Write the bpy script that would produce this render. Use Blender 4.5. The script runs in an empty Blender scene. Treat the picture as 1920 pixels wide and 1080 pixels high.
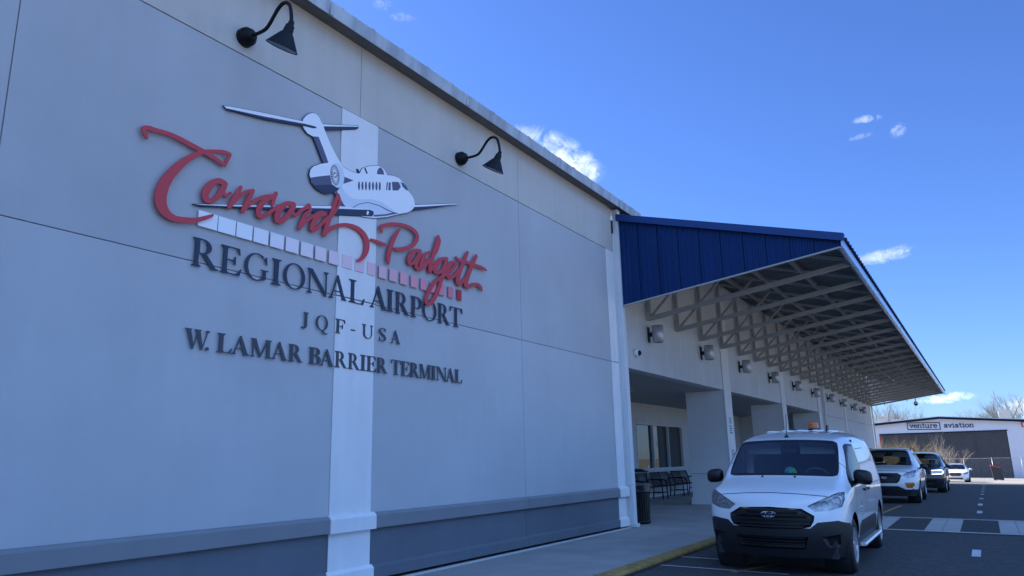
import bpy, bmesh, math, random
from mathutils import Vector, Matrix, Euler, geometry
rad = math.radians
SC = bpy.context.scene
COL = SC.collection

# ------------------------------------------------------------------ camera
cam_d = bpy.data.cameras.new('camera')
cam = bpy.data.objects.new('camera', cam_d)
COL.objects.link(cam)
SC.camera = cam
YAW, PITCH, ROLL = 0.551229, 0.229545, -0.022813
cam_d.sensor_width = 36.0
cam_d.lens = 36.0 * 1392.0 / 1920.0
cam_d.clip_start, cam_d.clip_end = 0.05, 6000
_f = Vector((-math.sin(YAW) * math.cos(PITCH), math.cos(YAW) * math.cos(PITCH), math.sin(PITCH)))
_r = Vector((math.cos(YAW), math.sin(YAW), 0))
_u = _r.cross(_f)
_r2 = _r * math.cos(ROLL) + _u * math.sin(ROLL)
_u2 = _u * math.cos(ROLL) - _r * math.sin(ROLL)
CAM = Vector((6.66, 0, 1.5))
m = Matrix((_r2, _u2, -_f)).transposed().to_4x4()
m.translation = CAM
cam.matrix_world = m

# ------------------------------------------------------------------ sky, sun, exposure
SUN_EL, SUN_AZ = rad(36), rad(97)          # azimuth: from +X, counter-clockwise seen from above, added to 90 below
sun_to = Vector((-math.cos(SUN_EL) * math.cos(rad(9)), math.cos(SUN_EL) * math.sin(rad(9)), math.sin(SUN_EL)))
world = bpy.data.worlds.new("World")
SC.world = world
world.use_nodes = True
wn, wl = world.node_tree.nodes, world.node_tree.links
for n in list(wn): wn.remove(n)
w_out = wn.new('ShaderNodeOutputWorld')
w_bg = wn.new('ShaderNodeBackground')
sky = wn.new('ShaderNodeTexSky')
sky.sky_type = 'NISHITA'
sky.sun_disc = False
sky.sun_elevation = SUN_EL
sky.sun_rotation = math.atan2(sun_to.x, sun_to.y)
sky.altitude = 200
sky.air_density, sky.dust_density, sky.ozone_density = 1.0, 0.35, 2.2
w_bg.inputs['Strength'].default_value = 0.13
tc = wn.new('ShaderNodeTexCoord')
def wmath(op, a, b=None, c=None, clamp=False):
    n = wn.new('ShaderNodeMath'); n.operation = op; n.use_clamp = clamp
    for i, v in enumerate((a, b, c)):
        if v is None: continue
        if isinstance(v, (int, float)): n.inputs[i].default_value = v
        else: wl.new(v, n.inputs[i])
    return n.outputs[0]
def wvec(op, a, b):
    n = wn.new('ShaderNodeVectorMath'); n.operation = op
    for i, v in enumerate((a, b)):
        if isinstance(v, (tuple, Vector)): n.inputs[i].default_value = v
        else: wl.new(v, n.inputs[i])
    return n
# small fair-weather clouds: azimuth, elevation, half width, half height (degrees), tilt, density
CLOUDS = [(-27.8, 23.4, 4.4, 1.6, -25, 0.82), (-26.0, 22.2, 2.4, 1.1, -22, 0.82), (-4.6, 13.3, 2.6, 0.6, 5, 0.42), (-3.5, 13.5, 1.5, 0.45, 10, 0.42), (-4.0, 22.8, 1.1, 0.35, -5, 0.34), (-2.1, 21.6, 0.65, 0.5, 40, 0.30),
          (-4.6, 21.7, 1.0, 0.25, 5, 0.14), (-1.7, 3.45, 1.9, 0.42, 3, 0.85), (-42.2, 33.8, 0.8, 0.5, 0, 0.14), (-40.4, 33.05, 1.1, 0.4, 0, 0.12), (2.6, 2.6, 1.5, 0.8, 0, 0.8)]
FILL_VEIL = [(85, 34, 34, 15, 5, .85), (140, 30, 34, 16, -6, .85), (38, 52, 16, 10, 0, .7), (185, 42, 30, 16, 0, .85), (110, 66, 30, 14, 10, .8), (60, 24, 18, 7, 4, .8)]  # cloud veil added out of view to brighten the shaded side
noise2 = wn.new('ShaderNodeTexNoise'); noise2.inputs['Scale'].default_value = 5; noise2.inputs['Detail'].default_value = 7; noise2.inputs['Roughness'].default_value = 0.6
wl.new(tc.outputs['Generated'], noise2.inputs['Vector'])
total = high = None
for k, (az, el, hw, hh, tilt, dens) in enumerate(CLOUDS + FILL_VEIL):
    d = Vector((math.cos(rad(el)) * math.sin(rad(az)), math.cos(rad(el)) * math.cos(rad(az)), math.sin(rad(el))))
    e1 = Vector((math.cos(rad(az)), -math.sin(rad(az)), 0)); e2 = e1.cross(d)
    a = e1 * math.cos(rad(tilt)) + e2 * math.sin(rad(tilt)); b = e2 * math.cos(rad(tilt)) - e1 * math.sin(rad(tilt))
    u = wvec('DOT_PRODUCT', tc.outputs['Generated'], a / math.tan(rad(hw))).outputs['Value']
    v = wvec('DOT_PRODUCT', tc.outputs['Generated'], b / math.tan(rad(hh))).outputs['Value']
    front = wmath('GREATER_THAN', wvec('DOT_PRODUCT', tc.outputs['Generated'], d).outputs['Value'], 0.5)
    r2 = wmath('ADD', wmath('MULTIPLY', u, u), wmath('MULTIPLY', v, v))
    body = wmath('SUBTRACT', 1.0, r2)
    if k < len(CLOUDS):
        nz = wn.new('ShaderNodeTexNoise'); nz.inputs['Scale'].default_value = 150 / max(hw, 1.0); nz.inputs['Detail'].default_value = 9; nz.inputs['Roughness'].default_value = 0.66; nz.inputs['Distortion'].default_value = 0.6
        wl.new(tc.outputs['Generated'], nz.inputs['Vector'])
        val = wmath('MULTIPLY_ADD', wmath('SUBTRACT', nz.outputs['Fac'], 0.52), 3.4, wmath('MULTIPLY', body, 0.7))
        val = wmath('MULTIPLY', wmath('MULTIPLY', val, 0.72, clamp=True), wmath('MULTIPLY', body, 1.5, clamp=True))
    else:
        val = wmath('MULTIPLY_ADD', wmath('SUBTRACT', noise2.outputs['Fac'], 0.5), 3.0, body)
        val = wmath('MULTIPLY', val, 0.55, clamp=True)
    val = wmath('MULTIPLY', wmath('MULTIPLY', val, dens), front)
    if k < len(CLOUDS): total = val if total is None else wmath('MAXIMUM', total, val)
    else: high = val if high is None else wmath('MAXIMUM', high, val)
mixc = wn.new('ShaderNodeMixRGB')
mixc.inputs['Color2'].default_value = (3.4, 3.6, 3.9, 1)
tint = wn.new('ShaderNodeMixRGB'); tint.blend_type = 'MULTIPLY'; tint.inputs['Fac'].default_value = 1.0
tint.inputs['Color2'].default_value = (0.154, 0.225, 0.39, 1)      # clear deep-blue winter sky
wl.new(sky.outputs['Color'], tint.inputs['Color1'])
wl.new(total, mixc.inputs['Fac']); mixh = wn.new('ShaderNodeMixRGB'); mixh.inputs['Color2'].default_value = (2.1, 3.95, 7.6, 1)   # unseen cloud veil, added behind the viewer as fill light
wl.new(high, mixh.inputs['Fac']); wl.new(tint.outputs['Color'], mixh.inputs['Color1']); wl.new(mixh.outputs['Color'], mixc.inputs['Color1'])
wl.new(mixc.outputs['Color'], w_bg.inputs['Color'])
wl.new(w_bg.outputs[0], w_out.inputs['Surface'])
sun_d = bpy.data.lights.new('sun', 'SUN')
sun_d.energy, sun_d.angle, sun_d.color = 3.4, rad(0.5), (1.0, 0.94, 0.85)
sun = bpy.data.objects.new('sun', sun_d); COL.objects.link(sun)
sun.rotation_euler = sun_to.to_track_quat('Z', 'Y').to_euler()
SC.view_settings.view_transform = 'Standard'
SC.view_settings.look = 'None'
SC.view_settings.gamma = 1.0
SC.view_settings.exposure = 2.1
SC.render.engine = 'CYCLES'
SC.cycles.use_adaptive_sampling = True
SC.cycles.use_denoising = True
SC.cycles.max_bounces = 6
SC.cycles.transparent_max_bounces = 16

# ------------------------------------------------------------------ materials
def mat(name, col, rough=0.6, metal=0.0, var=0.0, scale=3.0, bump=0.0, bscale=60.0, coat=0.0, streak=0.0, spec=0.5, space='Position', col2=None, emit=None):
    M = bpy.data.materials.new(name); M.use_nodes = True
    nt = M.node_tree; N, L = nt.nodes, nt.links
    p = N['Principled BSDF']
    p.inputs['Roughness'].default_value = rough; p.inputs['Metallic'].default_value = metal
    p.inputs['Coat Weight'].default_value = coat; p.inputs['Coat Roughness'].default_value = 0.04
    p.inputs['Specular IOR Level'].default_value = spec
    c = tuple(col) + (1,)
    p.inputs['Base Color'].default_value = c
    if emit:
        p.inputs['Emission Color'].default_value = tuple(emit[:3]) + (1,); p.inputs['Emission Strength'].default_value = emit[3]
    if space == 'Position':
        vec = N.new('ShaderNodeNewGeometry').outputs['Position']
    else:
        vec = N.new('ShaderNodeTexCoord').outputs['Object']
    if var or streak:
        t = N.new('ShaderNodeTexNoise'); t.inputs['Scale'].default_value = scale; t.inputs['Detail'].default_value = 6; t.inputs['Roughness'].default_value = 0.6
        L.new(vec, t.inputs['Vector'])
        r = N.new('ShaderNodeValToRGB'); r.color_ramp.elements[0].position, r.color_ramp.elements[1].position = 0.3, 0.7
        lo = tuple(x * (1 - var) for x in col); hi = tuple(min(1, x * (1 + var)) for x in (col2 or col))
        r.color_ramp.elements[0].color = lo + (1,); r.color_ramp.elements[1].color = hi + (1,)
        L.new(t.outputs['Fac'], r.inputs['Fac'])
        outc = r.outputs['Color']
        if streak:
            mp = N.new('ShaderNodeMapping'); mp.inputs['Scale'].default_value = (2.2, 2.2, 0.18)
            L.new(vec, mp.inputs['Vector'])
            t2 = N.new('ShaderNodeTexNoise'); t2.inputs['Scale'].default_value = 2.4; t2.inputs['Detail'].default_value = 5
            L.new(mp.outputs[0], t2.inputs['Vector'])
            r2 = N.new('ShaderNodeValToRGB'); r2.color_ramp.elements[0].position, r2.color_ramp.elements[1].position = 0.38, 0.62
            r2.color_ramp.elements[0].color = (1 - streak,) * 3 + (1,); r2.color_ramp.elements[1].color = (1, 1, 1, 1)
            L.new(t2.outputs['Fac'], r2.inputs['Fac'])
            mx = N.new('ShaderNodeMixRGB'); mx.blend_type = 'MULTIPLY'; mx.inputs['Fac'].default_value = 1
            L.new(outc, mx.inputs['Color1']); L.new(r2.outputs['Color'], mx.inputs['Color2']); outc = mx.outputs['Color']
        L.new(outc, p.inputs['Base Color'])
    if bump:
        t = N.new('ShaderNodeTexNoise'); t.inputs['Scale'].default_value = bscale; t.inputs['Detail'].default_value = 5
        L.new(vec, t.inputs['Vector'])
        b = N.new('ShaderNodeBump'); b.inputs['Strength'].default_value = bump; b.inputs['Distance'].default_value = 0.01
        L.new(t.outputs['Fac'], b.inputs['Height']); L.new(b.outputs[0], p.inputs['Normal'])
    return M
def glass(name, tint, gloss_rough=0.02, through=True, dark=(0.01, 0.012, 0.014)):
    M = bpy.data.materials.new(name); M.use_nodes = True
    nt = M.node_tree; N, L = nt.nodes, nt.links
    for n in list(N): N.remove(n)
    o = N.new('ShaderNodeOutputMaterial'); mx = N.new('ShaderNodeMixShader')
    fr = N.new('ShaderNodeFresnel'); fr.inputs['IOR'].default_value = 1.55
    if through:
        a = N.new('ShaderNodeBsdfTransparent'); a.inputs['Color'].default_value = tuple(tint) + (1,)
    else:
        a = N.new('ShaderNodeBsdfDiffuse'); a.inputs['Color'].default_value = tuple(dark) + (1,)
    g = N.new('ShaderNodeBsdfGlossy'); g.inputs['Roughness'].default_value = gloss_rough
    ad = N.new('ShaderNodeMath'); ad.operation = 'ADD'; ad.inputs[1].default_value = 0.05; ad.use_clamp = True
    L.new(fr.outputs[0], ad.inputs[0]); L.new(ad.outputs[0], mx.inputs[0])
    L.new(a.outputs[0], mx.inputs[1]); L.new(g.outputs[0], mx.inputs[2]); L.new(mx.outputs[0], o.inputs['Surface'])
    return M

MT = {}
MT['field'] = mat('gray_stucco', (0.478, 0.496, 0.517), 0.85, var=0.06, scale=0.7, bump=0.3, bscale=140, streak=0.02)
MT['field_upper'] = mat('bounce_toned_stucco', (0.455, 0.463, 0.476), 0.85, var=0.06, scale=0.7, bump=0.3, bscale=140, streak=0.02)  # same wall; the dimmer, warmer light higher up is put into this colour
MT['band'] = mat('cream_stucco', (0.55, 0.515, 0.465), 0.85, var=0.05, scale=1.0, bump=0.35, bscale=140, streak=0.05)
MT['pilaster'] = mat('pale_stucco', (0.79, 0.79, 0.79), 0.85, var=0.04, scale=1.6, bump=0.3, bscale=140, streak=0.05)
MT['ledge'] = mat('slate_stucco', (0.215, 0.23, 0.25), 0.8, var=0.06, scale=2, bump=0.3, bscale=140)
MT['base'] = mat('dark_stucco', (0.13, 0.15, 0.18), 0.8, var=0.10, scale=1.1, bump=0.4, bscale=120, streak=0.03)
MT['wing'] = mat('taupe_stucco', (0.60, 0.61, 0.60), 0.85, var=0.05, scale=1.2, bump=0.35, bscale=140, streak=0.05)
MT['wingpil'] = mat('light_taupe_stucco', (0.73, 0.73, 0.71), 0.85, var=0.05, scale=1.2, bump=0.3, bscale=140)
MT['pillar'] = mat('gray_pillar_stucco', (0.74, 0.74, 0.73), 0.85, var=0.05, scale=1.2, bump=0.3, bscale=140)
MT['ceiling'] = mat('soffit_gray', (0.38, 0.38, 0.37), 0.8, var=0.05, scale=1)
MT['groove'] = mat('groove_sealant', (0.16, 0.165, 0.175), 0.9)
MT['galv'] = mat('galvanized', (0.50, 0.50, 0.50), 0.42, 0.35, var=0.10, scale=2.5, streak=0.28)
MT['soffit'] = mat('soffit_metal', (0.17, 0.165, 0.155), 0.6, 0.2, var=0.1, scale=3, streak=0.1)
MT['downspout'] = mat('downspout_white', (0.66, 0.67, 0.68), 0.45, var=0.04, scale=2)
MT['blue'] = mat('blue_metal', (0.002, 0.030, 0.125), 0.45, 0.0, var=0.10, scale=1.5, coat=0.0, spec=0.22, streak=0.10)
MT['blue_trim'] = mat('blue_trim', (0.005, 0.042, 0.17), 0.38, var=0.05)
MT['fascia'] = mat('pale_fascia', (0.60, 0.78, 1.0), 0.25, 0.7, var=0.05, scale=1.0, streak=0.1)
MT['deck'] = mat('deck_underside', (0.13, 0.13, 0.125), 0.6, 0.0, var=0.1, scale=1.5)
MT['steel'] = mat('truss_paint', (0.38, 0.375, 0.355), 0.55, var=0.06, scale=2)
MT['steel2'] = mat('purlin_paint', (0.32, 0.315, 0.30), 0.55)
MT['concrete'] = mat('sidewalk_concrete', (0.31, 0.305, 0.295), 0.9, var=0.16, scale=1.1, bump=0.25, bscale=90)
MT['concrete2'] = mat('pale_concrete', (0.40, 0.39, 0.37), 0.9, var=0.12, scale=1.1, bump=0.2, bscale=90)
MT['strip'] = mat('pale_strip', (0.55, 0.55, 0.54), 0.8, var=0.1, scale=4)
MT['asphalt'] = mat('asphalt', (0.056, 0.058, 0.060), 0.88, var=0.42, scale=14.0, bump=1.0, bscale=160)
MT['asphalt2'] = mat('asphalt_patch', (0.045, 0.046, 0.048), 0.9, var=0.25, scale=16, bump=0.8, bscale=240)
MT['apron'] = mat('apron_concrete', (0.25, 0.235, 0.215), 0.9, var=0.08, scale=0.5)
MT['lot'] = mat('parking_lot_bounce', (0.28, 0.27, 0.26), 0.9, var=0.08, scale=0.5)  # unseen lot, tone chosen for the sunlight it bounces onto the wall
MT['ground'] = mat('dry_grass', (0.095, 0.088, 0.06), 0.95, var=0.3, scale=0.4, col2=(0.09, 0.095, 0.05))
MT['yellow'] = mat('yellow_paint', (0.33, 0.215, 0.065), 0.8, var=0.40, scale=7, bump=0.3, bscale=90)
MT['white_paint'] = mat('white_road_paint', (0.55, 0.56, 0.57), 0.75, var=0.15, scale=12)
MT['black'] = mat('black_metal', (0.006, 0.006, 0.008), 0.5, spec=0.35)
MT['black_lamp'] = mat('black_lamp_enamel', (0.005, 0.006, 0.009), 0.5, spec=0.25)
MT['lamp_in'] = mat('lamp_inside', (0.45, 0.46, 0.48), 0.5)
MT['alu'] = mat('brushed_grey', (0.46, 0.46, 0.47), 0.38, 0.45, var=0.06, scale=4)
MT['navy'] = mat('navy_letter', (0.015, 0.026, 0.062), 0.5)
MT['navy2'] = mat('slate_letter', (0.042, 0.050, 0.070), 0.45)
MT['red'] = mat('red_script', (0.56, 0.045, 0.055), 0.5)
MT['e_white'] = mat('emblem_white', (0.88, 0.88, 0.90), 0.5)
MT['e_dark'] = mat('emblem_navy', (0.022, 0.030, 0.075), 0.5)
MT['e_mid'] = mat('emblem_slate', (0.10, 0.10, 0.17), 0.5)
MT['e_shade'] = mat('emblem_shade', (0.70, 0.74, 0.82), 0.5)
MT['frame'] = mat('window_frame', (0.62, 0.62, 0.60), 0.5)
MT['wglass'] = glass('window_glass', (0.2, 0.22, 0.22), 0.01, through=False, dark=(0.02, 0.022, 0.022))
MT['white'] = mat('white_plastic', (0.75, 0.75, 0.75), 0.4)
MT['hangar'] = mat('hangar_white', (0.67, 0.67, 0.70), 0.6, var=0.03)
MT['hangar_trim'] = mat('hangar_trim', (0.008, 0.010, 0.030), 0.6, spec=0.2)
MT['hangar_door'] = mat('hangar_door', (0.060, 0.060, 0.062), 0.6, var=0.1, scale=0.8)
MT['bark'] = mat('bark', (0.15, 0.125, 0.10), 0.9, var=0.2, scale=4)
MT['twig'] = mat('twig', (0.17, 0.14, 0.115), 0.9)
MT['shrub'] = mat('dry_shrub', (0.30, 0.21, 0.105), 0.9, var=0.3, scale=3, col2=(0.24, 0.19, 0.10))
MT['shrub2'] = mat('pale_twig', (0.40, 0.34, 0.27), 0.9)
MT['red_sign'] = mat('red_sign', (0.45, 0.03, 0.04), 0.5)
MT['sign_dark'] = mat('sign_dark', (0.03, 0.03, 0.032), 0.5)

# ------------------------------------------------------------------ mesh helpers
def link(o, parent=None):
    COL.objects.link(o)
    if parent is not None: o.parent = parent
    return o
def tag(o, label=None, cat=None, group=None, kind=None):
    if label: o['label'] = label
    if cat: o['category'] = cat
    if group: o['group'] = group
    if kind: o['kind'] = kind
    return o
def empty(name, loc=(0, 0, 0), rz=0, label=None, cat=None, group=None):
    o = bpy.data.objects.new(name, None); o.location = loc; o.rotation_euler = (0, 0, rz); o.empty_display_size = 0.2
    link(o); tag(o, label, cat, group)
    return o
def off(parent):
    v = Vector((0, 0, 0))
    while parent is not None: v += Vector(parent.location); parent = parent.parent
    return v
class MB:
    def __init__(s): s.v, s.f, s.sm = [], [], []
    def add(s, vs, fs, smooth=False):
        n = len(s.v); s.v += [tuple(v) for v in vs]; s.f += [tuple(i + n for i in f) for f in fs]; s.sm += [smooth] * len(fs)
    def box(s, x0, x1, y0, y1, z0, z1):
        s.add([(x0, y0, z0), (x1, y0, z0), (x1, y1, z0), (x0, y1, z0), (x0, y0, z1), (x1, y0, z1), (x1, y1, z1), (x0, y1, z1)],
              [(0, 3, 2, 1), (4, 5, 6, 7), (0, 1, 5, 4), (1, 2, 6, 5), (2, 3, 7, 6), (3, 0, 4, 7)])
    def prism(s, poly, axis, a0, a1):
        """poly in the two other axes (x: (y,z), y: (x,z), z: (x,y)), swept along the axis"""
        def P(p, a): return {'x': (a, p[0], p[1]), 'y': (p[0], a, p[1]), 'z': (p[0], p[1], a)}[axis]
        n = len(poly)
        s.add([P(p, a0) for p in poly] + [P(p, a1) for p in poly],
              [tuple(range(n - 1, -1, -1)), tuple(range(n, 2 * n))] + [(i, (i + 1) % n, n + (i + 1) % n, n + i) for i in range(n)])
    def bar(s, a, b, w, h=None, up=(0, 0, 1)):
        a, b = Vector(a), Vector(b); d = (b - a).normalized(); h = h or w
        u = Vector(up)
        if abs(d.dot(u)) > 0.97: u = Vector((0, 1, 0))
        r = d.cross(u).normalized() * w / 2; t = r.cross(d).normalized() * h / 2
        vs = [p + k for p in (a, b) for k in (-r - t, r - t, r + t, -r + t)]
        s.add(vs, [(0, 1, 2, 3), (7, 6, 5, 4)] + [(i, 4 + i, 4 + (i + 1) % 4, (i + 1) % 4) for i in range(4)])
    def tube(s, pts, r, n=8, caps=True):
        pts = [Vector(p) for p in pts]; rs = r if isinstance(r, (list, tuple)) else [r] * len(pts)
        base = len(s.v); prev = None; vs = []
        for i, p in enumerate(pts):
            d = (pts[min(i + 1, len(pts) - 1)] - pts[max(i - 1, 0)]).normalized()
            if prev is None:
                k = Vector((0, 0, 1)) if abs(d.z) < 0.9 else Vector((1, 0, 0)); x = d.cross(k).normalized()
            else: x = (prev - d * prev.dot(d)).normalized()
            prev = x; y = d.cross(x)
            for j in range(n):
                a = 2 * math.pi * j / n; vs.append(p + (x * math.cos(a) + y * math.sin(a)) * rs[i])
        fs = []
        for i in range(len(pts) - 1):
            for j in range(n): fs.append((i * n + j, i * n + (j + 1) % n, (i + 1) * n + (j + 1) % n, (i + 1) * n + j))
        s.add(vs, fs, True)
        if caps:
            k = len(s.v) - len(vs); L = (len(pts) - 1) * n
            s.f += [tuple(k + j for j in range(n - 1, -1, -1)), tuple(k + L + j for j in range(n))]; s.sm += [False, False]
    def lathe(s, prof, c=(0, 0, 0), axis=(0, 0, 1), n=24, smooth=True):
        """prof: (radius, height) along the axis"""
        ax = Vector(axis).normalized(); k = Vector((1, 0, 0)) if abs(ax.x) < 0.9 else Vector((0, 1, 0))
        x = ax.cross(k).normalized(); y = ax.cross(x); c = Vector(c)
        vs = [c + ax * h + (x * math.cos(2 * math.pi * j / n) + y * math.sin(2 * math.pi * j / n)) * max(r, 1e-4) for r, h in prof for j in range(n)]
        fs = [(i * n + j, i * n + (j + 1) % n, (i + 1) * n + (j + 1) % n, (i + 1) * n + j) for i in range(len(prof) - 1) for j in range(n)]
        s.add(vs, fs, smooth)
    def rot(s, M):
        s.v = [tuple(M @ Vector(v)) for v in s.v]
    def build(s, name, material, parent=None, loc=None, bevel=0.0, fixn=True, local=False):
        me = bpy.data.meshes.new(name)
        o0 = Vector((0, 0, 0)) if local else off(parent) if parent is not None else (Vector(loc) if loc is not None else Vector((0, 0, 0)))
        me.from_pydata([tuple(Vector(v) - o0) for v in s.v], [], s.f)
        me.polygons.foreach_set('use_smooth', s.sm)
        if fixn:
            bm = bmesh.new(); bm.from_mesh(me); bmesh.ops.recalc_face_normals(bm, faces=bm.faces); bm.to_mesh(me); bm.free()
        me.materials.append(material)
        o = bpy.data.objects.new(name, me)
        if parent is None: o.location = o0
        link(o, parent)
        if bevel:
            b = o.modifiers.new('bevel', 'BEVEL'); b.width = bevel; b.segments = 2; b.limit_method = 'ANGLE'
        return o
    def base(s):
        xs, ys, zs = zip(*s.v)
        return ((min(xs) + max(xs)) / 2, (min(ys) + max(ys)) / 2, min(zs))
def ordn(i):
    return ['first', 'second', 'third', 'fourth', 'fifth', 'sixth', 'seventh', 'eighth', 'ninth', 'tenth', 'eleventh', 'twelfth', 'thirteenth', 'fourteenth',
            'fifteenth', 'sixteenth', 'seventeenth', 'eighteenth', 'nineteenth', 'twentieth', 'twenty-first', 'twenty-second', 'twenty-third', 'twenty-fourth'][i]

# ---- flat cut-out shapes: union of polygons (each with its own holes), extruded
def cut2d(comps):
    """comps: list of (polygon, [holes]). returns verts2d, triangles"""
    vs, faces, role = [], [], []
    for ci, (pos, negs) in enumerate(comps):
        for k, poly in enumerate([pos] + list(negs)):
            if sum(a[0] * b[1] - b[0] * a[1] for a, b in zip(poly, list(poly[1:]) + [poly[0]])) < 0: poly = list(reversed(poly))
            n = len(vs); vs += [Vector((p[0], p[1])) for p in poly]; faces.append(list(range(n, n + len(poly)))); role.append((ci, k))
    rv, re, rf, ov, oe, of = geometry.delaunay_2d_cdt(vs, [], faces, 1, 1e-5, True)
    tri = []
    for f, orig in zip(rf, of):
        pos = {role[i][0] for i in orig if role[i][1] == 0}; neg = {role[i][0] for i in orig if role[i][1] > 0}
        if pos - neg: tri.append(tuple(f))
    return rv, tri
def extrude2d(mb, comps, P, d0, d1):
    """P(u, v, d) places a flat point with depth"""
    rv, tri = cut2d(comps); n = len(rv); edges = {}
    for t in tri:
        for i in range(len(t)):
            a, b = t[i], t[(i + 1) % len(t)]; edges[(a, b)] = 1
    fs = [tuple(n + i for i in t) for t in tri] + [tuple(reversed(t)) for t in tri]
    for (a, b) in edges:
        if (b, a) not in edges: fs.append((a, b, n + b, n + a))
    mb.add([P(v.x, v.y, d0) for v in rv] + [P(v.x, v.y, d1) for v in rv], fs)
def disc(cx, cy, r, n=10): return [(cx + r * math.cos(2 * math.pi * i / n), cy + r * math.sin(2 * math.pi * i / n)) for i in range(n)]
def crom(pts, k):
    out = []
    for i in range(len(pts) - 1):
        p0, p1, p2, p3 = pts[max(i - 1, 0)], pts[i], pts[i + 1], pts[min(i + 2, len(pts) - 1)]
        for j in range(k):
            t = j / k
            out.append(tuple(0.5 * (2 * b + (c - a) * t + (2 * a - 5 * b + 4 * c - d) * t * t + (3 * b - a - 3 * c + d) * t ** 3) for a, b, c, d in zip(p0, p1, p2, p3)))
    out.append(tuple(pts[-1])); return out
def strip_polys(lr, k=4):
    """lr: list of (left u, left v, right u, right v); returns components"""
    P = crom(lr, k); comps = []
    for a, b in zip(P[:-1], P[1:]):
        q = [(a[0], a[1]), (b[0], b[1]), (b[2], b[3]), (a[2], a[3])]
        ix = geometry.convex_hull_2d([Vector(p) for p in q])
        if len(ix) > 2: comps.append(([q[i] for i in ix], []))
    for e in (P[0], P[-1]):
        cx, cy = (e[0] + e[2]) / 2, (e[1] + e[3]) / 2; r = math.hypot(e[0] - e[2], e[1] - e[3]) / 2
        if r > 1e-3: comps.append((disc(cx, cy, r * 0.98, 12), []))
    return comps
def stroke(pts, w, k=1):
    """uniform pen stroke through 2d points"""
    n = len(pts); lr = []
    for i in range(n):
        a, b = Vector(pts[max(i - 1, 0)]), Vector(pts[min(i + 1, n - 1)]); d = (b - a).normalized(); q = Vector((-d.y, d.x)) * w / 2; p = Vector(pts[i])
        lr.append((p.x + q.x, p.y + q.y, p.x - q.x, p.y - q.y))
    return strip_polys(lr, k)
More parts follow.
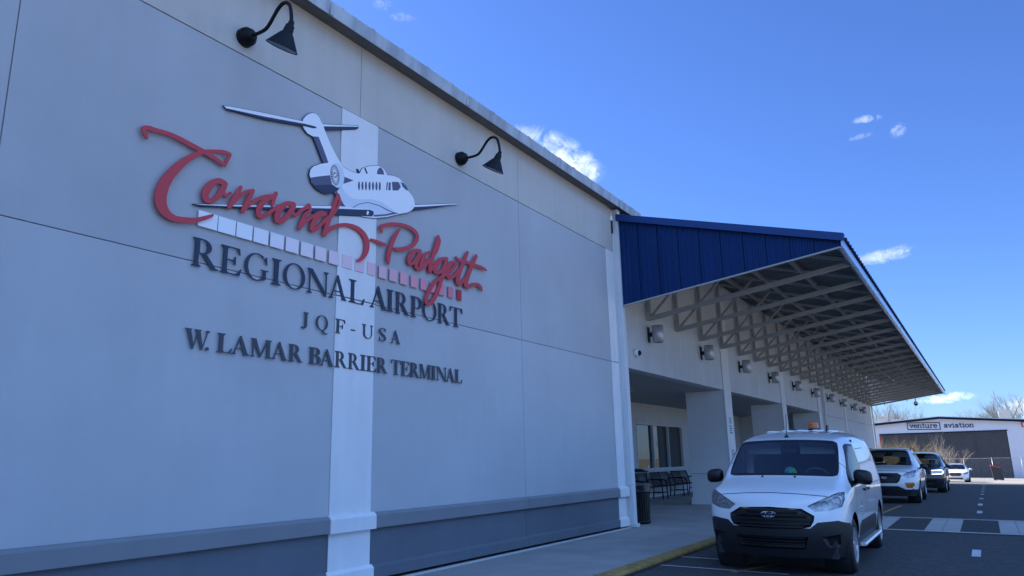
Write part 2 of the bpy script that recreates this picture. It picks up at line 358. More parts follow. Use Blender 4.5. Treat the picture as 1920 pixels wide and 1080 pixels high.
STROKES = {
 'capital': [[(3.929,4.711,3.903,4.691),(3.917,4.757,3.872,4.725),(3.898,4.784,3.852,4.793),(3.918,4.781,3.923,4.832),(3.99,4.786,3.998,4.836),(4.124,4.803,4.135,4.85),(4.262,4.794,4.28,4.845),(4.39,4.773,4.412,4.827),(4.49,4.759,4.513,4.814),(4.593,4.745,4.615,4.794),(4.697,4.726,4.72,4.772),(4.788,4.701,4.81,4.744),(4.818,4.705,4.829,4.738)],[(4.842,4.718,4.809,4.72),(4.872,4.788,4.829,4.79),(4.898,4.876,4.85,4.842),(4.809,4.887,4.801,4.84),(4.701,4.857,4.703,4.816),(4.563,4.807,4.574,4.764),(4.459,4.744,4.489,4.697),(4.36,4.665,4.405,4.618),(4.262,4.565,4.329,4.52),(4.168,4.444,4.256,4.404),(4.091,4.31,4.203,4.289),(4.054,4.175,4.182,4.186),(4.061,4.069,4.181,4.12),(4.112,3.987,4.197,4.061),(4.196,3.939,4.239,4.013),(4.294,3.928,4.306,3.994),(4.409,3.948,4.408,4.007),(4.523,3.981,4.513,4.032),(4.62,4.032,4.604,4.072),(4.7,4.083,4.685,4.114),(4.723,4.103,4.71,4.126)]],
 'oncord': [[(4.855,4.542,4.829,4.476),(4.761,4.55,4.763,4.487),(4.661,4.49,4.715,4.444),(4.59,4.395,4.674,4.372),(4.568,4.305,4.654,4.325),(4.607,4.234,4.657,4.295),(4.697,4.241,4.678,4.29),(4.785,4.317,4.734,4.347),(4.852,4.426,4.784,4.44),(4.875,4.508,4.809,4.51)],[(4.81,4.384,4.837,4.423),(4.869,4.359,4.87,4.403),(4.932,4.412,4.907,4.438)],[(5.027,4.537,5.069,4.528),(4.965,4.428,5.019,4.417),(4.889,4.266,4.939,4.255)],[(4.931,4.251,4.897,4.27),(5.02,4.369,4.989,4.388),(5.12,4.475,5.094,4.505),(5.214,4.523,5.2,4.561)],[(5.189,4.547,5.237,4.541),(5.122,4.409,5.179,4.401),(5.065,4.27,5.118,4.263)],[(5.109,4.256,5.074,4.277),(5.196,4.362,5.166,4.384),(5.292,4.444,5.268,4.476),(5.4,4.506,5.385,4.548),(5.498,4.546,5.482,4.584),(5.554,4.589,5.523,4.621)],[(5.513,4.611,5.563,4.609),(5.487,4.537,5.537,4.538),(5.472,4.454,5.515,4.457)],[(5.506,4.58,5.524,4.547),(5.386,4.516,5.424,4.478),(5.299,4.418,5.365,4.4),(5.265,4.32,5.345,4.333),(5.296,4.249,5.347,4.305),(5.392,4.26,5.367,4.303),(5.5,4.362,5.465,4.391),(5.594,4.45,5.562,4.477)],[(5.811,4.582,5.796,4.509),(5.697,4.562,5.72,4.509),(5.581,4.463,5.651,4.434),(5.528,4.348,5.614,4.353),(5.546,4.262,5.611,4.316),(5.649,4.268,5.619,4.316),(5.737,4.356,5.679,4.381),(5.821,4.477,5.75,4.489),(5.844,4.547,5.763,4.544)],[(5.773,4.425,5.803,4.466),(5.848,4.405,5.837,4.447),(5.93,4.485,5.899,4.512),(6.058,4.58,6.025,4.614)],[(6.016,4.589,6.076,4.618),(6.041,4.551,6.092,4.55),(5.977,4.496,6.028,4.481),(5.921,4.39,5.985,4.383),(5.881,4.287,5.941,4.282)],[(5.93,4.275,5.892,4.294),(6.046,4.404,6.012,4.428),(6.206,4.527,6.178,4.561),(6.279,4.56,6.263,4.602)],[(6.314,4.602,6.331,4.553),(6.191,4.55,6.24,4.509),(6.104,4.433,6.177,4.423),(6.07,4.312,6.141,4.33),(6.161,4.297,6.132,4.331),(6.277,4.412,6.234,4.434),(6.389,4.533,6.345,4.555)],[(6.494,4.875,6.549,4.876),(6.45,4.759,6.505,4.761),(6.41,4.647,6.473,4.647),(6.334,4.481,6.406,4.481),(6.281,4.312,6.353,4.314)],[(6.505,4.869,6.557,4.895),(6.539,4.807,6.583,4.817),(6.497,4.708,6.536,4.703),(6.415,4.596,6.459,4.585)],[(6.324,4.291,6.289,4.313),(6.431,4.383,6.391,4.417),(6.541,4.453,6.523,4.498),(6.696,4.505,6.702,4.557),(6.856,4.506,6.892,4.567),(6.97,4.46,7.041,4.517),(7.029,4.375,7.126,4.413),(7.027,4.274,7.121,4.283),(6.999,4.194,7.065,4.18),(6.948,4.138,6.985,4.11),(6.905,4.106,6.919,4.086)]],
 'hyphen': [[(7.16,4.427,7.176,4.465),(7.291,4.421,7.313,4.47),(7.437,4.42,7.457,4.463)]],
 'P': [[(7.391,4.622,7.348,4.607),(7.388,4.664,7.324,4.684),(7.485,4.712,7.467,4.764),(7.65,4.768,7.651,4.821),(7.821,4.798,7.839,4.851),(7.97,4.795,8.008,4.848),(8.067,4.764,8.128,4.809),(8.095,4.715,8.177,4.734),(8.058,4.64,8.13,4.625),(7.969,4.566,8.016,4.526),(7.85,4.511,7.873,4.455),(7.733,4.472,7.734,4.413),(7.636,4.449,7.629,4.413)],[(7.724,4.746,7.762,4.738),(7.618,4.635,7.689,4.625),(7.539,4.5,7.623,4.499),(7.489,4.365,7.58,4.372),(7.471,4.255,7.554,4.269),(7.502,4.183,7.536,4.191)]],
 'rest': [[(8.217,4.561,8.212,4.51),(8.087,4.536,8.114,4.492),(7.966,4.449,8.049,4.43),(7.911,4.341,8.011,4.355),(7.964,4.259,8.002,4.317),(8.103,4.323,8.048,4.345),(8.228,4.48,8.164,4.492)],[(8.175,4.521,8.244,4.522),(8.122,4.405,8.201,4.408),(8.076,4.28,8.157,4.3),(8.165,4.224,8.193,4.269),(8.283,4.267,8.24,4.285),(8.349,4.367,8.294,4.373)],[(8.409,4.577,8.446,4.545),(8.283,4.506,8.359,4.486),(8.207,4.372,8.303,4.375),(8.194,4.263,8.273,4.295),(8.32,4.29,8.268,4.312),(8.45,4.439,8.389,4.453)],[(8.61,4.85,8.662,4.855),(8.558,4.723,8.626,4.728),(8.472,4.529,8.555,4.533),(8.404,4.357,8.493,4.365),(8.401,4.259,8.469,4.269)],[(8.618,4.848,8.671,4.868),(8.642,4.777,8.701,4.787),(8.574,4.617,8.627,4.615),(8.496,4.528,8.543,4.518)],[(8.46,4.257,8.409,4.27),(8.545,4.351,8.494,4.364),(8.632,4.444,8.581,4.457)],[(8.831,4.58,8.846,4.535),(8.681,4.531,8.738,4.496),(8.554,4.398,8.648,4.389),(8.521,4.28,8.612,4.309),(8.648,4.265,8.624,4.309),(8.788,4.363,8.72,4.378),(8.883,4.519,8.806,4.523)],[(8.812,4.548,8.889,4.554),(8.749,4.376,8.831,4.38),(8.676,4.196,8.761,4.197),(8.601,4.037,8.683,4.033),(8.51,3.891,8.589,3.875),(8.412,3.801,8.461,3.758),(8.396,3.797,8.328,3.762),(8.399,3.859,8.318,3.858),(8.478,3.992,8.405,4.005),(8.607,4.135,8.549,4.159),(8.774,4.239,8.733,4.271),(8.921,4.328,8.887,4.356)],[(8.913,4.314,8.866,4.333),(9.028,4.403,8.966,4.421),(9.128,4.523,9.054,4.512),(9.021,4.566,9.024,4.517),(8.876,4.484,8.965,4.47),(8.82,4.347,8.929,4.369),(8.888,4.241,8.951,4.299),(9.051,4.295,9.003,4.325),(9.179,4.417,9.127,4.434)],[(9.376,4.78,9.442,4.778),(9.254,4.603,9.344,4.6),(9.133,4.403,9.236,4.404),(9.079,4.249,9.18,4.268),(9.196,4.185,9.169,4.231),(9.354,4.327,9.301,4.344)],[(9.62,4.778,9.694,4.774),(9.48,4.594,9.578,4.591),(9.347,4.368,9.453,4.371),(9.304,4.212,9.407,4.239),(9.441,4.192,9.426,4.242),(9.559,4.257,9.534,4.305),(9.664,4.278,9.698,4.336),(9.743,4.255,9.81,4.296),(9.793,4.222,9.826,4.234)],[(9.081,4.613,9.115,4.648),(9.201,4.577,9.236,4.63),(9.399,4.585,9.427,4.644),(9.631,4.588,9.663,4.648),(9.818,4.592,9.854,4.644),(9.942,4.591,9.961,4.612)]],
}
EMBLEM = {
 'tail_l_white': [(4.768,5.409),(4.87,5.438),(5.325,5.548),(5.927,5.679),(6.053,5.682),(5.963,5.645),(5.329,5.493),(4.808,5.389)],
 'tail_l_dark': [(4.808,5.392),(5.328,5.503),(5.94,5.654),(6.123,5.687),(6.133,5.672),(6.078,5.647),(5.919,5.616),(5.33,5.472),(4.819,5.385)],
 'tail_r_white': [(6.224,5.762),(6.59,5.893),(6.88,5.999),(6.875,5.975),(6.238,5.735)],
 'tail_r_dark': [(6.237,5.738),(6.875,5.981),(6.884,5.97),(6.837,5.932),(6.263,5.697)],
 'body': [(5.9,5.652),(5.911,5.703),(5.944,5.758),(5.998,5.814),(6.059,5.852),(6.115,5.865),(6.168,5.843),(6.236,5.767),(6.275,5.701),(6.384,5.551),(6.514,5.409),(6.626,5.313),(6.755,5.298),(6.886,5.31),(7.223,5.413),(7.597,5.511),(7.733,5.522),(7.835,5.476),(7.904,5.44),(7.955,5.383),(8.038,5.34),(8.087,5.286),(8.103,5.205),(8.05,5.13),(7.941,5.052),(7.758,4.98),(7.494,4.862),(7.241,4.776),(7.025,4.733),(6.919,4.736),(6.815,4.736),(6.66,4.778),(6.598,4.826),(6.481,4.913),(6.425,5.074),(6.355,5.281),(6.174,5.568),(6.089,5.539),(5.99,5.546),(5.926,5.588)],
 'rudder': [(6.084,5.541),(6.174,5.568),(6.269,5.429),(6.352,5.288),(6.334,5.266),(6.273,5.245)],
 'belly_dark': [(6.469,4.909),(6.529,4.937),(6.634,4.817),(6.686,4.779),(6.616,4.771)],
 'pylon': [(6.631,5.183),(6.819,5.186),(6.636,5.081)],
 'nacelle': [(6.047,5.016),(6.06,5.084),(6.109,5.146),(6.222,5.217),(6.372,5.285),(6.489,5.308),(6.577,5.277),(6.631,5.198),(6.622,5.096),(6.58,5.025),(6.515,4.933),(6.351,4.856),(6.268,4.85),(6.169,4.872),(6.086,4.925)],
 'nacelle_mid': [(6.054,4.976),(6.212,5.046),(6.389,5.119),(6.412,5.051),(6.433,5.001),(6.287,4.955),(6.122,4.894),(6.086,4.925)],
 'nacelle_low': [(6.122,4.898),(6.287,4.955),(6.433,5.005),(6.515,4.989),(6.575,5.018),(6.515,4.933),(6.351,4.856),(6.268,4.85),(6.169,4.872)],
 'ring': [(6.634,5.209),(6.64,5.172),(6.639,5.135),(6.631,5.098),(6.618,5.065),(6.599,5.036),(6.576,5.014),(6.55,4.998),(6.523,4.991),(6.494,4.992),(6.467,5.001),(6.443,5.018),(6.421,5.041),(6.405,5.07),(6.394,5.103),(6.388,5.139),(6.389,5.176),(6.396,5.212),(6.409,5.245),(6.427,5.274),(6.449,5.297),(6.475,5.313),(6.502,5.321),(6.531,5.321),(6.558,5.313),(6.584,5.296),(6.606,5.273),(6.623,5.243)],
 'fan': [(6.548,5.181),(6.553,5.146),(6.553,5.112),(6.548,5.08),(6.537,5.053),(6.522,5.032),(6.504,5.02),(6.484,5.016),(6.463,5.021),(6.443,5.035),(6.425,5.056),(6.41,5.084),(6.4,5.116),(6.394,5.15),(6.394,5.185),(6.399,5.216),(6.41,5.244),(6.424,5.264),(6.442,5.277),(6.463,5.282),(6.484,5.277),(6.504,5.263),(6.522,5.242),(6.537,5.214)],
 'hub': [(6.49,5.152),(6.489,5.14),(6.483,5.13),(6.474,5.124),(6.466,5.124),(6.459,5.131),(6.456,5.141),(6.458,5.153),(6.464,5.163),(6.472,5.169),(6.481,5.169),(6.488,5.163)],
 'engine_r': [(6.93,5.324),(6.981,5.413),(7.11,5.489),(7.304,5.563),(7.414,5.551),(7.485,5.483)],
 'fan_r': [(7.268,5.424),(7.278,5.482),(7.31,5.532),(7.35,5.55),(7.397,5.522),(7.422,5.466)],
 'pylon_r': [(6.878,5.362),(6.897,5.373),(6.93,5.34),(6.956,5.365),(6.956,5.339),(6.898,5.32)],
 'engine_r_line': [(7.013,5.424),(7.042,5.442),(7.091,5.37),(7.059,5.359)],
 'shade': [(6.594,5.052),(6.678,4.964),(6.808,4.93),(6.99,4.971),(7.179,5.031),(7.375,5.044),(7.534,5.02),(7.698,4.98),(7.494,4.874),(7.241,4.788),(7.025,4.744),(6.815,4.746),(6.673,4.781),(6.613,4.827),(6.518,4.915),(6.551,5.001)],
 'belly_strip': [(7.207,4.811),(7.464,4.894),(7.638,4.971),(7.743,4.984),(7.465,4.87),(7.241,4.796)],
 'arc': [(6.812,4.806),(6.914,4.884),(7.098,4.965),(7.319,4.986),(7.521,4.971),(7.653,4.967),(7.647,4.957),(7.506,4.955),(7.314,4.974),(7.099,4.955),(6.922,4.878),(6.825,4.804)],
 'win0': [(6.943,5.151),(6.941,5.119),(6.935,5.094),(6.925,5.082),(6.915,5.088),(6.907,5.108),(6.903,5.138),(6.905,5.17),(6.911,5.195),(6.921,5.207),(6.931,5.201),(6.939,5.181)],
 'win1': [(7.009,5.17),(7.008,5.138),(7.001,5.113),(6.991,5.102),(6.981,5.107),(6.973,5.127),(6.969,5.158),(6.971,5.19),(6.977,5.215),(6.987,5.227),(6.997,5.221),(7.005,5.201)],
 'win2': [(7.076,5.19),(7.075,5.158),(7.068,5.133),(7.058,5.121),(7.048,5.126),(7.04,5.147),(7.036,5.178),(7.038,5.21),(7.044,5.235),(7.054,5.247),(7.064,5.242),(7.073,5.221)],
 'win3': [(7.147,5.211),(7.145,5.179),(7.138,5.153),(7.128,5.141),(7.118,5.147),(7.11,5.168),(7.106,5.198),(7.108,5.231),(7.115,5.257),(7.125,5.268),(7.135,5.263),(7.143,5.242)],
 'win4': [(7.216,5.232),(7.214,5.199),(7.207,5.173),(7.197,5.161),(7.186,5.167),(7.178,5.188),(7.174,5.219),(7.176,5.251),(7.183,5.277),(7.193,5.289),(7.204,5.284),(7.212,5.263)],
 'win5': [(7.285,5.252),(7.283,5.219),(7.276,5.193),(7.266,5.182),(7.255,5.187),(7.247,5.208),(7.243,5.239),(7.245,5.272),(7.252,5.298),(7.263,5.31),(7.273,5.305),(7.282,5.284)],
 'win6': [(7.353,5.272),(7.351,5.239),(7.344,5.213),(7.333,5.201),(7.323,5.207),(7.314,5.228),(7.311,5.259),(7.313,5.292),(7.32,5.318),(7.33,5.33),(7.341,5.325),(7.349,5.304)],
 'cock0': [(7.473,5.367),(7.502,5.381),(7.485,5.251),(7.464,5.251)],
 'cock1': [(7.517,5.381),(7.561,5.391),(7.558,5.274),(7.511,5.263)],
 'cock2': [(7.581,5.41),(7.731,5.454),(7.778,5.392),(7.751,5.359),(7.712,5.319),(7.602,5.287)],
 'cock3': [(7.767,5.465),(7.835,5.47),(7.904,5.44),(7.946,5.383),(7.883,5.387),(7.824,5.409)],
 'wing_l_white': [(4.492,4.177),(4.682,4.23),(5.399,4.427),(6.583,4.759),(7.09,4.854),(7.199,4.869),(6.727,4.75),(5.805,4.51),(4.887,4.263),(4.618,4.191)],
 'wing_l_dark': [(4.492,4.177),(4.585,4.182),(4.853,4.25),(5.402,4.384),(6.023,4.533),(6.436,4.603),(7.074,4.757),(7.182,4.785),(7.217,4.822),(7.213,4.861),(7.144,4.865),(6.626,4.733),(5.805,4.515),(4.887,4.269),(4.617,4.203)],
 'tip_light': [(7.119,4.813),(7.114,4.799),(7.106,4.788),(7.097,4.78),(7.087,4.779),(7.08,4.784),(7.076,4.793),(7.077,4.806),(7.081,4.82),(7.089,4.832),(7.099,4.839),(7.108,4.84),(7.116,4.836),(7.12,4.826)],
 'wing_r_white': [(8.084,5.21),(8.358,5.296),(9.156,5.547),(9.16,5.529),(8.358,5.263),(8.085,5.174)],
 'wing_r_dark': [(8.085,5.178),(8.358,5.265),(9.062,5.498),(8.736,5.372),(8.358,5.23),(8.072,5.123)],
}
# ------------------------------------------------------------------ ground and paving
ROAD_X0, ROAD_X1 = 2.50, 22.0
def slope(y): return -0.019 * max(0.0, min(y, 112) - 27)
def zr(x, y): return -0.018 * (min(max(x, 2.5), 14) - 4.2) + slope(y)
def sheet(name, material, xs, ys, zf, kind='structure'):
    mb = MB(); nx = len(xs)
    mb.add([(x, y, zf(x, y)) for y in ys for x in xs], [(j * nx + i, j * nx + i + 1, (j + 1) * nx + i + 1, (j + 1) * nx + i) for j in range(len(ys) - 1) for i in range(nx - 1)], True)
    return tag(mb.build(name, material), kind=kind)
YS = [-40, -10, 0, 10, 20, 27, 35, 45, 55, 65, 75, 85, 95, 112]
sheet('ground', MT['ground'], [-3000, -300, -60, -20, -13.9, 2.5, 4.2, 8, 14, 22, 60, 300, 3000], [-2000, -200] + YS + [160, 400, 1200, 4000], lambda x, y: zr(x, y) - 0.12 - (0.5 if y > 150 else 0))
sheet('road', MT['asphalt'], [2.46, 4.2, 8, 14], [-38, -10, 0, 10, 20, 27, 35, 45, 55, 63.6], zr)
sheet('apron', MT['apron'], [-12, 0, 2.46, 4.2, 8, 14, 90], [63.6, 75, 85, 95, 99.8], zr)
sheet('parking_lot', MT['lot'], [14.02, 22, 60, 90], [-60, 0, 27, 63.58], lambda x, y: zr(14, y) - 0.004)
# sidewalk: slabs with tooled joints
mb = MB()
for i in range(-6, 30):
    y0 = i * 2.1 + 0.35
    for (x0, x1) in ((-4.1, -0.35), (-0.345, 2.26)):
        mb.box(x0, x1, y0 + 0.0025, y0 + 2.0975, -0.3, 0.08)
tag(mb.build('sidewalk', MT['concrete'], bevel=0.0), kind='structure')
mb = MB(); mb.box(-4.1, 2.26, -12, 63.2, -0.35, 0.066); tag(mb.build('sidewalk_bed', MT['groove']), kind='structure')
mb = MB()
yy = -12.0
while yy < 63:
    w = 0.012 * math.sin(yy * 1.7) ; mb.prism([(2.262, -0.9), (2.478, -0.9), (2.478, 0.055), (2.455, 0.078), (2.262, 0.083)], 'y', yy + 0.004, yy + 3.0 - 0.004); yy += 3.0
tag(mb.build('kerb', MT['yellow']), kind='structure')
mb = MB(); rg = random.Random(5); yy = -12.0
while yy < 60:
    w0, w1 = rg.uniform(.03, .09), rg.uniform(.03, .09)
    mb.add([(2.485, yy, zr(2.485, yy) + .004), (2.49 + w0, yy, zr(2.5, yy) + .004), (2.49 + w1, yy + .25, zr(2.5, yy + .25) + .004), (2.485, yy + .25, zr(2.485, yy + .25) + .004)], [(0, 1, 2, 3)]); yy += .25
tag(mb.build('gutter_seam', mat('broken_edge', (0.018, 0.018, 0.019), 0.95)), kind='structure')
# raised crosswalk: pale concrete slabs framing dark asphalt squares
def flat(mb, x0, x1, y0, y1, dz, skew=0.0):
    def z(x, y): return zr(x, y) + dz
    mb.add([(x0, y0, z(x0, y0)), (x1, y0, z(x1, y0)), (x1 + skew, y1, z(x1, y1)), (x0 + skew, y1, z(x0, y1))], [(0, 1, 2, 3)])
cw = MB(); cb = MB(); cj = MB()
CY0, CY1 = 17.22, 20.72
flat(cb, 2.52, 13.95, CY0, CY1, 0.006)
for k in range(9):
    xa = 2.19 + k * 1.283               # dark square, then two slabs
    if k: flat(cj, xa, xa + 0.66, CY0 + 0.25, CY1 - 0.25, 0.010)
    if xa + 0.67 > 2.5 and xa + 1.28 < 13.9:
        flat(cw, xa + 0.665, xa + 0.965, CY0 + 0.23, CY1 - 0.23, 0.010); flat(cw, xa + 0.978, xa + 1.278, CY0 + 0.23, CY1 - 0.23, 0.010)
for k in range(6):
    for (ya, yb) in ((CY0, CY0 + 0.215), (CY1 - 0.215, CY1)):
        flat(cw, 2.55 + k * 1.9, 2.55 + k * 1.9 + 1.892, ya, yb, 0.012)
CR = empty('crosswalk', (0, 0, 0)); tag(CR, kind='structure')
cw.build('slab', MT['concrete2'], CR); cj.build('asphalt_square', MT['asphalt2'], CR); cb.build('joint_bed', MT['groove'], CR)
# painted marks
mk = MB()
for yy in (6.0, 13.56, 22.8, 26.0, 30.9, 36.1, 40.4, 44.9, 49.9, 55.0):
    flat(mk, 6.335 - .06, 6.335 + .06, yy, yy + .92, 0.006)
for (x0, x1, yy) in ((2.56, 4.3, 10.48), (2.53, 3.3, 11.45)):
    flat(mk, x0, x1, yy, yy + 0.05, 0.005)
tag(mk.build('road_marking', MT['white_paint']), kind='structure')
mk = MB()
for (x0, y0, x1, y1) in ((3.62, 10.35, 4.02, 11.5), (4.20, 21.6, 4.38, 25.1)):
    d = Vector((x1 - x0, y1 - y0)).normalized(); q = Vector((-d.y, d.x)) * 0.05
    pts = [(x0 - q.x, y0 - q.y), (x1 - q.x, y1 - q.y), (x1 + q.x, y1 + q.y), (x0 + q.x, y0 + q.y)]
    mk.add([(a, b, zr(a, b) + 0.005) for a, b in pts], [(0, 1, 2, 3)])
tag(mk.build('yellow_marking', MT['yellow']), kind='structure')

# ------------------------------------------------------------------ terminal building
TB = empty('terminal_building', (0, 0, 0), label='long low terminal with grey stucco hall in front and open colonnade behind', cat='building')
W0 = 0.08
def panels(name, material, ys, zs, x=0.0, gap=0.0045, depth=0.3, skip=None, parent=TB):
    mb = MB()
    for i in range(len(ys) - 1):
        for j in range(len(zs) - 1):
            if skip and skip(i, j): continue
            mb.box(x - depth, x, ys[i] + gap, ys[i + 1] - gap, zs[j] + gap, zs[j + 1] - gap)
    return mb.build(name, material, parent, bevel=0.004)
panels('wall', MT['field'], [-12, -5.7, 2.68, 11.12, 15.28], [0.88, 3.585])
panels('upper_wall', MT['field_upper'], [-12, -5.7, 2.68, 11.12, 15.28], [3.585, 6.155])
panels('wall_band', MT['band'], [-12, -5.7, -1.5, 2.68, 6.94, 11.12, 15.28], [6.155, 7.24], x=0.006)
panels('wall_base', MT['base'], [-12, -5.7, 2.68, 11.12, 15.28], [0.125, 0.88], x=0.0)
mb = MB()
for a, b in ((-12, -5.7), (-5.7, 2.68), (2.68, 6.585), (7.30, 11.12), (11.12, 14.87)):
    mb.prism([(0.003, 0.13), (0.04, 0.13), (0.04, 0.26), (0.003, 0.295)], 'y', a + .005, b - .005)
mb.build('plinth', MT['base'], TB)
mb = MB()
for a, b in ((-12, -5.7), (-5.7, 2.68), (2.68, 6.60), (7.285, 11.12), (11.12, 14.885)):
    mb.prism([(0.003, 0.728), (0.072, 0.728), (0.072, 0.885), (0.045, 0.912), (0.003, 0.918)], 'y', a + .004, b - .004)
mb.build('ledge', MT['ledge'], TB, bevel=0.006)
mb = MB(); mb.box(-0.28, -0.012, -12, 15.27, 0.12, 7.2); mb.build('wall_core', MT['groove'], TB)
for a, b in ((6.59, 7.297), (14.88, 15.275)):
    mb = MB()
    mb.box(0.002, 0.020, a, b, 0.13, 3.578); mb.box(0.002, 0.020, a, b, 3.592, 6.147)
    e = 0.035
    mb.prism([(0.021, 0.722), (0.092, 0.722), (0.092, 0.885), (0.058, 0.922), (0.021, 0.928)], 'y', a - e, b + e)
    mb.prism([(0.021, 0.122), (0.062, 0.122), (0.062, 0.265), (0.021, 0.305)], 'y', a - e, b + e)
    mb.build('pilaster', MT['pilaster'], TB, bevel=0.006)
mb = MB()
for a, b in ((-10, -2.2), (-2.19, 9.05), (9.07, 15.2)): mb.box(0.055, 0.125, a, b, 0.078, 0.098)
mb.build('base_strip', MT['strip'], TB)
# main hall: end walls, roof, eave trim
mb = MB(); mb.box(-14, -0.31, 14.98, 15.27, 0.0, 7.2); mb.box(-14, -0.31, -12, -11.7, 0, 7.2); mb.box(-14.3, -14, -12, 15.27, 0, 7.2); mb.build('side_wall', MT['wing'], TB)
mb = MB(); mb.box(-0.02, 0.235, -12.3, 16.5, 7.222, 7.238)
mb.build('eave_soffit', MT['soffit'], TB)
mb = MB()
ys = [-12.3, -9, -6, -3, 0, 3.05, 6.1, 9.15, 12.2, 15.25, 16.5]
for a, b in zip(ys[:-1], ys[1:]):
    mb.prism([(0.236, 7.185), (0.25, 7.185), (0.275, 7.37), (0.20, 7.385), (0.20, 7.37), (0.236, 7.36)], 'y', a + 0.003, b + 0.004)
    mb.box(0.237, 0.272, b - 0.03, b + 0.03, 7.18, 7.372)
mb.build('eave_trim', MT['galv'], TB)
mb = MB()
mb.prism([(0.26, 7.374), (-14.2, 8.52), (-14.2, 8.49), (0.24, 7.34)], 'y', -12.3, 16.5)
yy = -12.0
while yy < 16.4:
    mb.prism([(0.275, 7.375), (0.235, 7.425), (-14.1, 8.56), (-14.1, 8.52)], 'y', yy - 0.014, yy + 0.014); yy += 0.61
mb.build('roof', MT['galv'], TB)
# downspouts
def downspout(y, z1, x=0.03, w=0.11, d=0.10):
    mb = MB(); mb.box(x, x + d, y - w / 2, y + w / 2, 0.10, z1)
    for z in (0.95, 3.0, 5.2): mb.box(x - 0.025, x + d + 0.006, y - w / 2 - 0.008, y + w / 2 + 0.008, z, z + 0.035)
    mb.box(x - 0.01, x + d + 0.05, y - w / 2 - 0.012, y + w / 2 + 0.012, 0.082, 0.16)
    mb.build('downspout', MT['downspout'], TB, bevel=0.012)
downspout(15.42, 7.185, x=0.02, w=0.17, d=0.13)
downspout(40.55, 5.5, x=0.04, w=0.10)
downspout(60.35, 5.2, x=0.04, w=0.10)
# wing with open colonnade
BEAM = 3.53
PIL = [(23.25, 24.02), (31.25, 32.02), (39.25, 40.02), (47.6, 48.2)]
ws = [15.52, 19.44, 23.25, 24.02, 27.5, 31.25, 32.02, 35.6, 39.25, 40.02]
mb = MB()
for a, b in zip(ws[:-1], ws[1:]): mb.box(-0.30, 0.0, a + 0.005, b - 0.005, BEAM, 7.0)
for a, b in zip([40.02, 44, 47.6, 52, 56, 60.3][:-1], [40.02, 44, 47.6, 52, 56, 60.3][1:]):
    mb.box(-0.30, 0.0, a + 0.005, b - 0.005, 3.46, 7.0); mb.box(-0.30, 0.0, a + 0.005, b - 0.005, 0.09, 3.445)
mb.build('wing_wall', MT['wing'], TB, bevel=0.005)
mb = MB(); mb.box(-0.27, -0.02, 15.3, 60.28, BEAM + 0.02, 6.95); mb.box(-0.27, -0.02, 40.0, 60.28, 0.05, 3.6); mb.build('wing_wall_core', MT['groove'], TB)
for a, b in PIL + [(15.29, 15.33), (59.9, 60.3)]:
    mb = MB(); mb.box(0.002, 0.03, a, b, 0.09, BEAM - 0.002); mb.box(0.002, 0.026, a + .004, b - .004, BEAM - 0.003, BEAM + .004); mb.box(0.002, 0.03, a, b, BEAM + 0.003, 6.6)
    mb.build('wing_pilaster', MT['wingpil'], TB, bevel=0.003)
for a, b in PIL[:3]:
    mb = MB(); mb.box(-1.22, 0.0, a + 0.012, b - 0.012, 1.01, BEAM - 0.003); mb.box(-1.22, 0.0, a + 0.012, b - 0.012, 0.30, 1.0)
    mb.box(-1.26, 0.004, a - 0.03, b + 0.03, 0.082, 0.30)
    mb.build('pillar', MT['pillar'], TB, bevel=0.006)
mb = MB(); mb.box(-4.3, -0.31, 15.29, 40.0, BEAM + 0.002, BEAM + 0.06); mb.build('ceiling', MT['ceiling'], TB)
# back wall of the colonnade, with windows and doors let in
BX = -4.1
opn = [(25.95, 30.95, 1.08, 2.80, 'w'), (34.3, 36.2, 0.09, 2.75, 'd'), (36.9, 38.6, 1.08, 2.6, 'w'), (17.4, 21.6, 1.08, 2.80, 'w')]
opn.sort()
mb = MB(); yy = 15.28
for (a, b, z0, z1, k) in opn:
    mb.box(BX - 0.25, BX, yy, a, 0.05, BEAM + 0.05); mb.box(BX - 0.25, BX, a, b, z1, BEAM + 0.05)
    if z0 > 0.1: mb.box(BX - 0.25, BX, a, b, 0.05, z0)
    yy = b
mb.box(BX - 0.25, BX, yy, 40.0, 0.05, BEAM + 0.05)
mb.box(BX, -0.31, 40.03, 40.25, 0.05, BEAM); mb.build('back_wall', MT['wing'], TB)
for (a, b, z0, z1, k) in opn:
    mb = MB(); n = 3 if k == 'w' else 2; fw = 0.06
    mb.box(BX - 0.12, BX + 0.02, a, b, z0, z0 + fw); mb.box(BX - 0.12, BX + 0.02, a, b, z1 - fw, z1)
    for i in range(n + 1):
        yc = a + (b - a) * i / n; yc = min(max(yc, a + fw / 2), b - fw / 2)
        mb.box(BX - 0.12, BX + 0.018, yc - fw / 2, yc + fw / 2, z0 + fw, z1 - fw)
    w = mb.build('window' if k == 'w' else 'door', MT['frame'] if k == 'w' else MT['sign_dark'], TB)
    mb = MB(); mb.box(BX - 0.09, BX - 0.08, a + 0.02, b - 0.02, z0 + 0.02, z1 - 0.02)
    mb.build('pane', MT['wglass'], w)
# wing roof behind the canopy, rear wall, end wall
mb = MB(); mb.box(-14.2, -0.05, 16.52, 60.5, 7.02, 7.18); mb.build('flat_roof', MT['galv'], TB)
mb = MB(); mb.box(-14.2, -0.31, 60.0, 60.3, 0, 7.0); mb.box(-14.2, -13.9, 15.28, 60.0, 0, 7.0); mb.build('end_wall', MT['wing'], TB)

# ------------------------------------------------------------------ canopy
CAN = empty('entrance_canopy', (2.4, 15.4, 5.4), label='blue ribbed metal canopy on grey trusses along the terminal front', cat='canopy')
CY_A, CY_B = 15.40, 61.2
XE = 4.85
def zt(x): return 7.03 - 0.28 * (x - 0.1)
